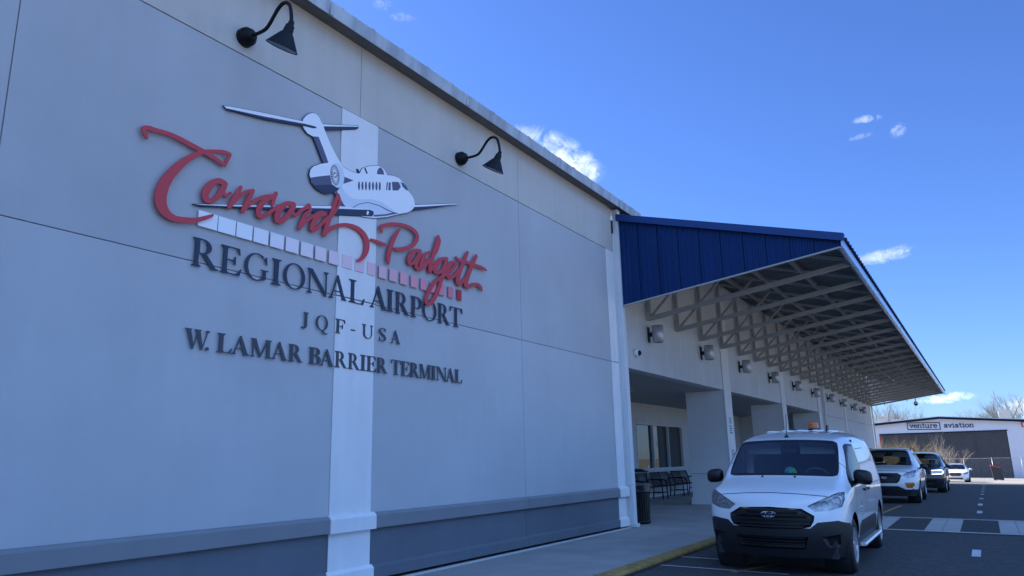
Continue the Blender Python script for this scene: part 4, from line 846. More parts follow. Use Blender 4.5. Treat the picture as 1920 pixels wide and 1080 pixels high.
# ceiling downlights
MT['lens'] = mat('downlight_lens', (0.55, 0.55, 0.52), 0.3)
for (x, y, lb) in ((-1.6, 18.6, 'round recessed downlight in the colonnade ceiling nearest the trash can'), (-2.4, 21.5, 'round recessed downlight in the colonnade ceiling just before the first pillar'), (-2.0, 28.5, 'round recessed downlight in the ceiling between the first two pillars')):
    g = empty('downlight', (x, y, BEAM), label=lb, cat='ceiling light', group='recessed lights in the colonnade ceiling')
    mb = MB(); mb.lathe([(0.10, 0), (0.125, 0), (0.125, -0.012), (0.10, -0.008)], (0, 0, 0), (0, 0, 1), 20); mb.build('trim_ring', MT['white'], g, local=True)
    mb = MB(); mb.lathe([(0, -0.004), (0.099, -0.004)], (0, 0, 0), (0, 0, 1), 20); mb.build('lens', MT['lens'], g, local=True)
# benches
def bench_parts(g):
    L = 1.75
    mb = MB()
    n = 40
    for i in range(n):   # woven straps over a curved seat and back
        y = -L / 2 + 0.06 + (L - 0.12) * (i + .5) / n; w = 0.017
        prof = [(0.46, 0.44), (0.40, 0.455), (0.15, 0.43), (0.05, 0.43), (0.0, 0.47), (-0.06, 0.70), (-0.12, 0.86), (-0.15, 0.90)]
        vs = [(x, y + s, z) for x, z in prof for s in (-w, w)]
        mb.add(vs, [(2 * k, 2 * k + 1, 2 * k + 3, 2 * k + 2) for k in range(len(prof) - 1)], True)
    return mb, L
def bench(y, label, first=None):
    g = empty('bench', (-3.72, y, 0.08), label=label, cat='bench', group='black metal benches in the colonnade')
    if first:
        for ch in first.children:
            c = ch.copy(); COL.objects.link(c); c.parent = g
        return g
    mb, L = bench_parts(g); s = mb.build('seat', MT['bench_strap'], g, local=True, fixn=False)
    m2 = MB()
    for z, x in ((0.445, 0.46), (0.90, -0.15), (0.43, 0.05)): m2.tube([(x, -L / 2, z), (x, L / 2, z)], 0.018, 8)
    m2.build('rail', MT['black'], g, local=True)
    for sgn in (-1, 0, 1):
        y0 = sgn * L / 2
        m3 = MB()
        m3.tube(crom([(-0.15, y0, 0.92), (-0.06, y0, 0.68), (0.0, y0, 0.46), (0.06, y0, 0.42), (0.25, y0, 0.43), (0.46, y0, 0.44)], 4), 0.02, 8)
        if sgn:
            m3.tube(crom([(-0.09, y0, 0.66), (0.15, y0, 0.68), (0.36, y0, 0.67), (0.47, y0, 0.58), (0.49, y0, 0.30), (0.50, y0, 0.0)], 5), 0.022, 8)
            m3.tube([(0.0, y0, 0.46), (-0.02, y0, 0.2), (-0.05, y0, 0.0)], 0.022, 8); m3.tube([(-0.02, y0, 0.22), (0.49, y0, 0.22)], 0.015, 8)
        m3.build('end_frame' if sgn else 'middle_frame', MT['black'], g, local=True)
    return g
MT['bench_strap'] = mat('bench_strap', (0.03, 0.033, 0.04), 0.28)
b1 = bench(25.1, 'black strap bench under the window, the one nearest the trash can')
bench(27.3, 'black strap bench in the middle of the row under the window', b1)
bench(29.5, 'black strap bench partly hidden behind the first pillar', b1)
# trash can
tcn = empty('trash_can', (-0.17, 16.3, 0.08), label='black slatted trash can with a bag and flat raised lid beside the downspout', cat='trash can')
mb = MB()
for i in range(28):
    a = 2 * math.pi * i / 28; c, s = math.cos(a), math.sin(a); r0, r1 = 0.27, 0.29
    t = Vector((-s, c, 0)) * 0.022
    mb.add([Vector((c * r0, s * r0, 0.06)) - t, Vector((c * r0, s * r0, 0.06)) + t, Vector((c * r1, s * r1, 0.84)) + t, Vector((c * r1, s * r1, 0.84)) - t], [(0, 1, 2, 3)])
for z, r in ((0.05, 0.275), (0.80, 0.295), (0.88, 0.30)): mb.lathe([(r - .02, z - .03), (r + .008, z - .03), (r + .008, z + .03), (r - .02, z + .03)], n=28)
mb.lathe([(0, 0), (0.26, 0), (0.26, 0.03)], n=28)
mb.build('body', MT['black'], tcn, local=True, fixn=False)
MT['bag'] = mat('bin_bag', (0.012, 0.012, 0.015), 0.22, bump=0.8, bscale=14, space='Object')
mb = MB(); mb.lathe([(0.26, 0.10), (0.265, 0.86), (0.285, 0.91), (0.313, 0.90), (0.32, 0.82), (0.312, 0.74), (0.318, 0.70)], n=40); 
mb.v = [(x * (1 + .02 * math.sin(9 * math.atan2(y, x)) * (z > .6)), y * (1 + .02 * math.sin(9 * math.atan2(y, x)) * (z > .6)), z) for x, y, z in mb.v]
mb.build('bag', MT['bag'], tcn, local=True, fixn=False)
mb = MB()
for a in (0.6, 2.7, 4.8): mb.tube([(math.cos(a) * .25, math.sin(a) * .25, 0.85), (math.cos(a) * .25, math.sin(a) * .25, 1.12)], 0.012, 6)
mb.lathe([(0.0, 1.20), (0.15, 1.19), (0.29, 1.14), (0.30, 1.12), (0.28, 1.115), (0.0, 1.13)], n=28)
mb.build('lid', MT['black'], tcn, local=True)
# ------------------------------------------------------------------ vehicles
MT['paint_white'] = mat('white_car_paint', (0.80, 0.81, 0.82), 0.3, coat=1.0, space='Object', var=0.02)
MT['paint_dark'] = mat('dark_car_paint', (0.014, 0.015, 0.019), 0.3, coat=1.0, space='Object')
MT['plastic'] = mat('black_plastic', (0.013, 0.014, 0.017), 0.5, space='Object', bump=0.1, bscale=300)
MT['plastic2'] = mat('grille_black', (0.006, 0.006, 0.008), 0.4)
MT['chrome'] = mat('bright_metal', (0.62, 0.62, 0.64), 0.16, 0.95)
MT['rim'] = mat('silver_rim', (0.48, 0.49, 0.51), 0.3, 0.6)
MT['tyre'] = mat('tyre_rubber', (0.016, 0.016, 0.017), 0.75)
MT['cabin'] = mat('cabin_dark', (0.028, 0.030, 0.034), 0.75)
MT['cabin_mid'] = mat('cabin_grey', (0.09, 0.094, 0.10), 0.8)
MT['liner'] = mat('headliner', (0.72, 0.73, 0.72), 0.85)
MT['ws'] = glass('windscreen_glass', (0.86, 0.93, 0.93), 0.012)
MT['sg'] = glass('side_glass', (0.30, 0.34, 0.34), 0.012)
MT['lamp_glass'] = glass('lamp_lens', (0.92, 0.93, 0.94), 0.02)
MT['lamp_in2'] = mat('lamp_bowl', (0.46, 0.47, 0.49), 0.25, 0.4, var=0.6, scale=28, space='Object')
MT['amber'] = mat('amber_lens', (0.46, 0.13, 0.015), 0.25, coat=0.6)
MT['beacon'] = mat('amber_beacon', (0.50, 0.10, 0.01), 0.2, coat=0.8)
MT['logo_blue'] = mat('badge_blue', (0.004, 0.010, 0.05), 0.3, coat=0.6)
MT['seam'] = mat('panel_gap', (0.02, 0.02, 0.022), 0.8)
MT['led'] = mat('running_light', (0.9, 0.9, 0.9), 0.3, emit=(0.92, 0.95, 1.0, 0.9))

def in_poly(x, y, P):
    c = False; n = len(P)
    for i in range(n):
        x1, y1 = P[i]; x2, y2 = P[(i + 1) % n]
        if (y1 > y) != (y2 > y) and x < (x2 - x1) * (y - y1) / (y2 - y1) + x1: c = not c
    return c
class Car:
    """body shell on a box-shaped cage: front, top (bonnet, screen, roof) and sides share their edges"""
    def __init__(s, W, rows, frow, cols, cw, side_cols, bow, rear_y, sub=3, creases=None):
        s.W = W; M = 4; k = len(rows); n = len(cols) - 1
        T = []
        for (y, zc, x2, z2, x3, z3, x4, z4, b, y4) in cols:
            f = lambda x: y + b * (x / W) ** 2
            T.append([(0, y, zc), (x2 * .54, f(x2 * .54), zc - (zc - z2) * .22), (x2, f(x2), z2), (x3, f(x3), z3), (x4, f(x4) if y4 is None else y4, z4)])
        ids = {}; V = []
        def vid(key, p):
            if key not in ids: ids[key] = len(V); V.append(p)
            return ids[key]
        def t(c, l, sg): return vid(('T', c, l, sg if l else 0), (T[c][l][0] * sg, T[c][l][1], T[c][l][2]))
        def sd(c, r, sg):
            if r == k: return t(c, M, sg)
            z, w = rows[r]
            return vid(('S', c, r, sg), (w * sg * (1 if 0 < c < n else 0.985), T[c][M][1], z))
        def fr(r, l, sg):
            if r == k: return t(0, l, sg)
            if l == M: return sd(0, r, sg)
            y, zadd = frow[r]; x = rows[r][1] * (T[0][l][0] / T[0][M][0])
            return vid(('F', r, l, sg if l else 0), (x * sg, y + bow * (x / W) ** 2, rows[r][0]))
        def re(r, l, sg):
            if r == k: return t(n, l, sg)
            if l == M: return sd(n, r, sg)
            x = rows[r][1] * (T[n][l][0] / T[n][M][0])
            return vid(('R', r, l, sg if l else 0), (x * sg, rear_y + (0.03 if r == 1 else 0) - .10 * (x / W) ** 2, rows[r][0]))
        F = []; MI = []
        def face(a, mi, sg):
            a = list(dict.fromkeys(a))
            if len(a) < 3: return
            F.append(a if sg > 0 else a[::-1]); MI.append(mi)
        for sg in (1, -1):
            for r in range(k):
                for l in range(M):
                    face((fr(r, l, sg), fr(r, l + 1, sg), fr(r + 1, l + 1, sg), fr(r + 1, l, sg)), 0, sg)
                    face((re(r, l, sg), re(r + 1, l, sg), re(r + 1, l + 1, sg), re(r, l + 1, sg)), 0, sg)
                for c in range(n): face((sd(c, r, sg), sd(c + 1, r, sg), sd(c + 1, r + 1, sg), sd(c, r + 1, sg)), 0, sg)
            for c in range(n):
                for l in range(M):
                    mi = 1 if (c == cw and l < 2) else 2 if (l == 3 and c in side_cols) else 0
                    face((t(c, l, sg), t(c, l + 1, sg), t(c + 1, l + 1, sg), t(c + 1, l, sg)), mi, sg)
        me = bpy.data.meshes.new('cage'); me.from_pydata(V, [], F)
        me.polygons.foreach_set('material_index', MI)
        bm = bmesh.new(); bm.from_mesh(me)
        bmesh.ops.remove_doubles(bm, verts=bm.verts, dist=1e-5)
        cl = bm.edges.layers.float.get('crease_edge') or bm.edges.layers.float.new('crease_edge')
        for e in bm.edges:
            mis = {f.material_index for f in e.link_faces}
            if len(mis) > 1: e[cl] = 0.9
            if len(e.link_faces) == 1: e[cl] = 1.0
        vl = bm.verts.layers.float.get('crease_vert') or bm.verts.layers.float.new('crease_vert')
        for v in bm.verts:
            w = [f.material_index for f in v.link_faces]
            if w.count(1) == 1 and abs(v.co.x) > .1: v[vl] = 0.35
            elif w.count(2) == 1: v[vl] = 0.6
        inv = {v: kk for kk, v in ids.items()}
        if creases:
            bm.verts.ensure_lookup_table()
            co = {tuple(round(q, 4) for q in V[v]): kk for v, kk in inv.items()}
            for e in bm.edges:
                ka = co.get(tuple(round(q, 4) for q in e.verts[0].co)); kb = co.get(tuple(round(q, 4) for q in e.verts[1].co))
                if ka and kb:
                    val = creases(ka, kb)
                    if val: e[cl] = max(e[cl], val)
        bm.to_mesh(me); bm.free()
        ob = bpy.data.objects.new('cage', me); COL.objects.link(ob)
        md = ob.modifiers.new('s', 'SUBSURF'); md.levels = md.render_levels = sub
        dg = bpy.context.evaluated_depsgraph_get()
        m2 = bpy.data.meshes.new_from_object(ob.evaluated_get(dg))
        s.bm = bmesh.new(); s.bm.from_mesh(m2)
        bpy.data.objects.remove(ob); bpy.data.meshes.remove(me); bpy.data.meshes.remove(m2)
        s.parts = {0: 'body', 1: 'windscreen', 2: 'side_window'}
    def paint(s, poly, view, idx, only=(0,), ymax=0.9, xs=None):
        """cut the shell along a polygon seen from the front (x,z), the side (y,z) or above (x,y) and give the inside a material index"""
        bm = s.bm
        def pr(co): return (co.x, co.z) if view == 'front' else (co.y, co.z) if view in ('side', 'sider') else (co.x, co.y)
        def ok(f):
            if view == 'front': return f.normal.y < -0.12 and f.calc_center_median().y < ymax
            if view == 'side': return f.normal.x > 0.25
            if view == 'sider': return f.normal.x < -0.25
            return f.normal.z > 0.25
        x0, x1 = min(p[0] for p in poly), max(p[0] for p in poly); y0, y1 = min(p[1] for p in poly), max(p[1] for p in poly)
        n = len(poly)
        for i in range(n):
            a, b = poly[i], poly[(i + 1) % n]
            sx0, sx1, sy0, sy1 = min(a[0], b[0]), max(a[0], b[0]), min(a[1], b[1]), max(a[1], b[1])
            fs = []
            for f in bm.faces:
                if f.material_index not in only or not ok(f): continue
                q = [pr(v.co) for v in f.verts]
                if max(p[0] for p in q) < sx0 - .001 or min(p[0] for p in q) > sx1 + .001 or max(p[1] for p in q) < sy0 - .001 or min(p[1] for p in q) > sy1 + .001: continue
                fs.append(f)
            if not fs: continue
            d = (b[0] - a[0], b[1] - a[1]); nn = (d[1], -d[0])
            co, no = {'front': (Vector((a[0], 0, a[1])), Vector((nn[0], 0, nn[1]))), 'side': (Vector((0, a[0], a[1])), Vector((0, nn[0], nn[1]))), 'sider': (Vector((0, a[0], a[1])), Vector((0, nn[0], nn[1]))), 'top': (Vector((a[0], a[1], 0)), Vector((nn[0], nn[1], 0)))}[view]
            if no.length < 1e-9: continue
            geom = list({v for f in fs for v in f.verts}) + list({e for f in fs for e in f.edges}) + fs
            bmesh.ops.bisect_plane(bm, geom=geom, dist=1e-6, plane_co=co, plane_no=no.normalized())
        bm.normal_update()
        for f in bm.faces:
            if f.material_index in only and ok(f):
                c = pr(f.calc_center_median())
                if in_poly(c[0], c[1], poly): f.material_index = idx
    def both(s, poly, view, idx, **k):
        if view == 'front':
            s.paint(poly, view, idx, **k); s.paint([(-x, y) for x, y in poly], view, idx, **k)
        elif view == 'side': s.paint(poly, 'side', idx, **k); s.paint(poly, 'sider', idx, **k)
    def sink(s, idx, d):
        vs = {v for f in s.bm.faces if f.material_index == idx for v in f.verts}
        for v in vs:
            if all(f.material_index == idx for f in v.link_faces): v.co += Vector(d)
    def arches(s, centers, r):
        for (y, z) in centers:
            P = disc(y, z, r, 26)
            s.both(P, 'side', 99, only=tuple(range(0, 30)))
        fs = [f for f in s.bm.faces if f.material_index == 99]
        bmesh.ops.delete(s.bm, geom=fs, context='FACES')
    def split(s, root, names):
        """names: index -> (part name, material, label)"""
        out = {}
        for idx, (nm, material, *rest) in names.items():
            fs = [f for f in s.bm.faces if f.material_index == idx]
            if not fs: continue
            groups = [fs]
            if rest and rest[0] == 'each':          # one object for each separate island
                groups = []; left = set(fs)
                while left:
                    st = [left.pop()]; g = []
                    while st:
                        f = st.pop(); g.append(f)
                        for e in f.edges:
                            for f2 in e.link_faces:
                                if f2 in left: left.discard(f2); st.append(f2)
                    groups.append(g)
            for g in groups:
                vi = {}; vs = []; ff = []
                for f in g:
                    ids = []
                    for v in f.verts:
                        if v not in vi: vi[v] = len(vs); vs.append(tuple(v.co))
                        ids.append(vi[v])
                    ff.append(ids)
                me = bpy.data.meshes.new(nm); me.from_pydata(vs, [], ff); me.polygons.foreach_set('use_smooth', [True] * len(ff)); me.materials.append(material)
                o = bpy.data.objects.new(nm, me); link(o, root); out.setdefault(idx, []).append(o)
        return out
def wheel(root, x, y, R, w, spokes=5, rimr=None, zc=None):
    sg = 1 if x > 0 else -1; rimr = rimr or R * .64; zc = R if zc is None else zc
    mb = MB()
    mb.lathe([(rimr, -w / 2 + .01), (rimr + .02, -w / 2), (R - .045, -w / 2), (R - .015, -w / 2 + .012), (R, -w / 2 + .04), (R, w / 2 - .04), (R - .015, w / 2 - .012), (R - .045, w / 2), (rimr + .02, w / 2), (rimr, w / 2 - .01), (rimr, -w / 2 + .01)], (x, y, zc), (sg, 0, 0), 36)
    wo = mb.build('wheel', MT['tyre'], root, local=True, fixn=True)
    mb = MB()
    mb.lathe([(rimr + .004, w / 2 - .004), (rimr - .012, w / 2 - .004), (rimr - .03, w / 2 - .045), (rimr - .035, 0)], (x, y, zc), (sg, 0, 0), 36)
    mb.lathe([(0, w / 2 - .022), (.045, w / 2 - .022), (.065, w / 2 - .035), (.075, w / 2 - .06), (0, w / 2 - .065)], (x, y, zc), (sg, 0, 0), 20)
    for i in range(spokes):
        a = 2 * math.pi * (i + .15) / spokes
        for da in (-.13, .13):
            p0 = Vector((x + sg * (w / 2 - .035), y + math.cos(a + da * 1.7) * .05, zc + math.sin(a + da * 1.7) * .05)); p1 = Vector((x + sg * (w / 2 - .022), y + math.cos(a + da) * (rimr - .015), zc + math.sin(a + da) * (rimr - .015)))
            mb.bar(p0, p1, .038, .02, up=(1, 0, 0))
    mb.build('rim', MT['rim'], wo, local=True)
    mb = MB(); mb.lathe([(0, w / 2 - .085), (rimr - .03, w / 2 - .085)], (x, y, zc), (sg, 0, 0), 24); mb.build('brake', MT['cabin'], wo, local=True, fixn=False)
def underbody(root, W, L, axles, R, ra, zf):
    mb = MB(); mb.box(-W + .16, W - .16, .30, L - .25, zf, zf + .22)
    mb.box(-W + .16, W - .16, axles[0] + R + .1, axles[1] - R - .1, zf + .2, .62)
    for y in axles:
        for sg in (-1, 1):
            mb.lathe([(ra + .008, .0), (ra + .008, -.32), (0, -.32)], (sg * (W - .055), y, R), (sg, 0, 0), 28)
    mb.build('underbody', MT['cabin'], root, local=True, fixn=False)
def interior(root, W, cy, cz, yb, zr_, hy=None, bulk=True, visors=True, hz=None):
    mb = MB(); mb.prism([(cy + .02, cz - .05), (cy + .50, cz - .03), (cy + .62, cz - .10), (cy + .60, .55), (cy + .1, .50)], 'x', -W + .10, W - .10)
    d = mb.build('dashboard', MT['cabin'], root, local=True, bevel=.02)
    mb = MB(); mb.lathe([(.175, -.012), (.19, 0), (.175, .012), (.16, 0), (.175, -.012)], (.37, cy + .72, cz - .02), (0, .55, .4), 28)
    mb.bar((.37 - .16, cy + .72, cz - .02), (.37 + .16, cy + .72, cz - .02), .03); mb.build('steering_wheel', MT['cabin_mid'], root, local=True)
    for sx in (-.38, .38):
        mb = MB(); y0 = cy + 1.05
        prof = [(y0, .60), (y0 + .48, .55), (y0 + .66, .60), (y0 + .80, 1.16), (y0 + .68, 1.18), (y0 + .52, .76), (y0 + .02, .76)]
        mb.prism(prof, 'x', sx - .24, sx + .24); mb.prism([(y0 + .70, 1.19), (y0 + .80, 1.19), (y0 + .83, 1.38), (y0 + .72, 1.38)], 'x', sx - .13, sx + .13)
        mb.build('seat', MT['cabin_mid'], root, local=True, bevel=.04)
    mb = MB(); mb.box(-W + .12, W - .12, cy + .3, yb, .42, .5)
    if bulk: mb.box(-W + .10, W - .10, yb, yb + .03, .45, zr_ - .10)
    for sg in (-1, 1):
        mb.box(sg * (W - .075) - .008, sg * (W - .075) + .008, cy + .35, yb + 1.0, .45, cz - .12)
    mb.build('cabin_lining', MT['cabin'], root, local=True)
    if visors and hz:
        for sg in (-1, 1):
            mb = MB(); mb.prism([(hy + .16, hz - .17), (hy + .175, hz - .17), (hy + .115, hz - .005), (hy + .10, hz - .005)], 'x', sg * .38 - .24, sg * .38 + .24); vz = mb.build('sun_visor', MT['liner'], root, local=True, bevel=.006)
            mb = MB(); mb.prism([(hy + .128, hz - .10), (hy + .132, hz - .10), (hy + .116, hz - .055), (hy + .112, hz - .055)], 'x', sg * .38 - .08, sg * .38 + .08); mb.build('visor_label', MT['notice'], vz, local=True)
            mb = MB(); mb.bar((sg * (W - .16), hy + .55, cz - .05), (sg * (W - .20), hy + .5, hz - .06), .10, .05); mb.bar((sg * (W - .22), hy + .42, cz + .02), (sg * (W - .24), hy + .42, hz - .10), .05, .01); mb.build('door_pillar_trim', MT['liner'], root, local=True)
        mb = MB(); mb.box(-.11, .11, hy + .05, hy + .075, hz - .15, hz - .085); mb.bar((0, hy + .04, hz - .09), (0, hy + .03, hz - .0), .03); mb.build('rear_mirror', MT['cabin'], root, local=True, bevel=.015)
def mirror(root, x, y, z, material, arm=.12, w=.19, h=.15, tilt=0):
    sg = 1 if x > 0 else -1
    mb = MB(); n = 10
    prof = [(0.0, -.055), (.6, -.045), (.92, -.02), (1.0, .03), (.98, .06), (.90, .065), (0, .06)]
    # superellipse shell swept front to back
    vs = []; N = 20
    for f, d in prof:
        for i in range(N):
            a = 2 * math.pi * i / N; c, s_ = math.cos(a), math.sin(a)
            vs.append((x + sg * (w / 2) * f * math.copysign(abs(c) ** .65, c), y + d, z + (h / 2) * f * math.copysign(abs(s_) ** .65, s_) - .012 * math.copysign(abs(c) ** .65, c)))
    mb.add(vs, [(i * N + j, i * N + (j + 1) % N, (i + 1) * N + (j + 1) % N, (i + 1) * N + j) for i in range(len(prof) - 1) for j in range(N)], True)
    mb.bar((x - sg * w * .42, y + .02, z - h * .32), (x - sg * (w * .5 + arm), y + .04, z - h * .62), .07, .05)
    mb.build('wing_mirror', material, root, local=True)
def pose(root, x, y, th, z, roll, pitch=0):
    root.location = (x, y, z); root.rotation_euler = (pitch, math.atan(roll) * -1, th)

# ---------------- white cargo van
VAN = empty('cargo_van', label='white cargo van with black bumper and amber roof beacon at the kerb, nearest vehicle', cat='van')
van = Car(.915, [(.21, .83), (.42, .895), (.62, .912), (.80, .915)], [(.09, 0), (.015, 0), (.0, 0), (.05, 0)],
  [(.14, .955, .64, .975, .78, 1.0, .895, .985, .36, None),
   (.52, 1.08, .68, 1.08, .80, 1.065, .912, 1.03, .14, .76),
   (.92, 1.195, .765, 1.175, .845, 1.13, .917, 1.06, .12, 1.08),
   (1.58, 1.71, .70, 1.682, .785, 1.595, .922, 1.075, .10, 1.66),
   (2.15, 1.835, .66, 1.805, .80, 1.65, .922, 1.10, 0, None),
   (3.30, 1.875, .66, 1.845, .80, 1.67, .922, 1.12, 0, None),
   (4.50, 1.85, .66, 1.82, .795, 1.65, .915, 1.12, 0, None),
   (4.77, 1.79, .63, 1.76, .76, 1.60, .890, 1.12, -.03, None)], 2, (2, 3), .37, 4.80)
blk = [(-1.0, .1), (-1.0, .615), (-.925, .615), (-.86, .64), (-.79, .668), (-.565, .645), (-.48, .575), (.48, .575), (.565, .645), (.79, .668), (.86, .64), (.925, .615), (1.0, .615), (1.0, .1)]
van.paint(blk, 'front', 3, ymax=.62)
van.both([(.55, .1), (.55, .60), (.63, .60), (.63, .1)], 'side', 3)
gr = [(-.39, .81), (-.535, .725), (-.525, .66), (-.485, .59), (-.37, .568), (0, .562), (.37, .568), (.485, .59), (.525, .66), (.535, .725), (.39, .81), (0, .828)]
van.paint(gr, 'front', 4, only=(0, 3))
hl = [(.455, .842), (.62, .925), (.80, 1.008), (.862, 1.01), (.868, .92), (.84, .83), (.70, .785), (.54, .775)]
van.both(hl, 'front', 5, ymax=.75)
hood = [(-.70, .948), (-.66, .965), (-.34, .990), (0, 1.0), (.34, .990), (.66, .965), (.70, .948)]
for a, b in zip(hood[:-1], hood[1:]): van.paint([(a[0], a[1]), (b[0], b[1]), (b[0], b[1] - .009), (a[0], a[1] - .009)], 'front', 6)
van.both([(.60, .47), (.80, .50), (.79, .345), (.665, .335)], 'front', 7, only=(3,))
van.paint([(-.45, .465), (.45, .465), (.40, .315), (-.40, .315)], 'front', 8, only=(3,))
# black band round the windscreen
wsin = [(-.715, 1.235), (-.36, 1.245), (.36, 1.245), (.715, 1.235), (.715, 1.25), (.655, 1.615), (.62, 1.640), (.3, 1.655), (-.3, 1.655), (-.62, 1.640), (-.655, 1.615)]
van.paint([(-.73, 1.222), (0, 1.236), (.73, 1.222), (.665, 1.625), (.30, 1.66), (-.30, 1.66), (-.665, 1.625)], 'front', 9, only=(1,), ymax=2.5)
for f in van.bm.faces:
    if f.material_index == 1: f.material_index = 10
    elif f.material_index == 9: f.material_index = 1
# side: front door glass, bodywork behind it, sill cladding, seams
van.both([(.98, 1.05), (1.30, 1.065), (2.20, 1.10), (2.20, 1.635), (1.80, 1.635), (1.66, 1.60), (1.15, 1.23)], 'side', 12, only=(2, 0))
van.both([(1.30, 1.10), (2.16, 1.135), (2.16, 1.60), (1.80, 1.60), (1.72, 1.57), (1.36, 1.30)], 'side', 11, only=(12,))
for f in van.bm.faces:
    if f.material_index == 2: f.material_index = 0
    elif f.material_index == 11: f.material_index = 2
van.both([(1.36, .30), (3.52, .30), (3.48, .52), (3.30, .58), (1.60, .58), (1.42, .50)], 'side', 3)
van.both([(4.42, .1), (4.42, .62), (4.9, .62), (4.9, .1)], 'side', 3)
for yy_ in (1.24, 2.24, 3.42): van.both([(yy_, .60), (yy_ + .010, .60), (yy_ + .010, 1.62), (yy_, 1.62)], 'side', 6, only=(0,))
van.both([(2.34, 1.18), (3.34, 1.20), (3.34, 1.208), (2.34, 1.188)], 'side', 6); van.both([(2.34, 1.56), (3.34, 1.58), (3.34, 1.588), (2.34, 1.568)], 'side', 6)
van.both([(2.30, 1.025), (4.5, 1.045), (4.5, 1.053), (2.30, 1.033)], 'side', 6)
AX = (.93, 3.99); RT = .33
van.arches([(AX[0], .335), (AX[1], .335)], .405)
van.sink(4, (0, .03, 0)); van.sink(7, (0, .035, 0)); van.sink(8, (0, .05, 0))
vp = van.split(VAN, {0: ('body', MT['paint_white']), 1: ('windscreen', MT['ws']), 2: ('side_window', MT['sg'], 'each'), 3: ('bumper', MT['plastic']), 4: ('grille', MT['plastic2']), 5: ('headlight', MT['lamp_glass'], 'each'), 6: ('panel_gap', MT['seam'], 'each'), 7: ('fog_recess', MT['plastic2'], 'each'), 8: ('lower_grille', MT['plastic2']), 10: ('windscreen_frame', MT['plastic2']), 12: ('window_surround', MT['plastic2'], 'each')})
gp, lg = vp[4][0], vp[8][0]
mb = MB()
for zz_, ww in ((.79, .36), (.735, .47), (.683, .49), (.632, .47), (.592, .40)):
    P = [(ww * k / 8, .022 + .37 * (ww * k / 8 / .915) ** 2, zz_) for k in range(-8, 9)]
    for a, b in zip(P[:-1], P[1:]): mb.bar(a, b, .05, .024)
mb.build('slat', MT['plastic2'], gp, local=True)
mb = MB()
for k in range(4):
    P = [(.40 * j / 6, .045 + .37 * (.40 * j / 6 / .915) ** 2, .345 + .035 * k) for j in range(-6, 7)]
    for a, b in zip(P[:-1], P[1:]): mb.bar(a, b, .02, .008)
mb.build('slat', MT['plastic2'], lg, local=True)
for o in vp[5]:
    cs = [v.co.x for v in o.data.vertices]; sg = 1 if sum(cs) > 0 else -1
    me = o.data.copy(); b = bpy.data.objects.new('lamp_bowl', me); me.materials.clear(); me.materials.append(MT['lamp_in2']); link(b, o); b.location = (-sg * .004, .035, -.004)
    mb = MB()
    for (x, y, z, r) in ((.64, .30, .852, .058), (.775, .42, .90, .062)): mb.lathe([(r, 0), (r * .9, -.02), (r * .35, -.05), (0, -.055)], (sg * x, y, z), (sg * .35, -1, .1), 20); mb.lathe([(r, 0), (r + .008, .004), (r + .008, -.01)], (sg * x, y, z), (sg * .35, -1, .1), 20)
    mb.build('reflector', MT['chrome'], o, local=True, fixn=False)
for sg in (-1, 1):
    mb = MB(); mb.box(sg * .29 - .035, sg * .29 + .035, .035, .06, .80, .812); mb.build('strobe_light', MT['amber'], VAN, local=True)
    mb = MB(); mb.lathe([(0, 0), (.016, 0), (.014, .012), (0, .012)], (sg * .22 - .02, .875, 1.183), (0, -.4, 1), 12); mb.build('washer_jet', MT['plastic2'], VAN, local=True)
    mirror(VAN, sg * 1.02, 1.22, 1.18, MT['plastic2'], arm=.05, w=.24, h=.20)
    wheel(VAN, sg * .79, AX[0], .345, .205, 7, zc=.32); wheel(VAN, sg * .79, AX[1], .345, .205, 7, zc=.32)
    mb = MB(); mb.prism([(.88, .25), (.955, .255), (.965, .28), (.945, .30), (.88, .30)] if sg > 0 else [(-.88, .25), (-.955, .255), (-.965, .28), (-.945, .30), (-.88, .30)], 'y', 1.45, 3.50); mb.build('side_step', MT['paint_white'], VAN, local=True, bevel=.01)
    for yh in (2.08, 2.42):
        mb = MB(); mb.bar((sg * .945, yh - .09, .985), (sg * .945, yh + .09, .99), .028, .035); mb.box(sg * .928 - .01, sg * .928 + .01, yh - .06, yh + .06, .972, 1.003); mb.build('door_handle', MT['plastic2'], VAN, local=True, bevel=.008)
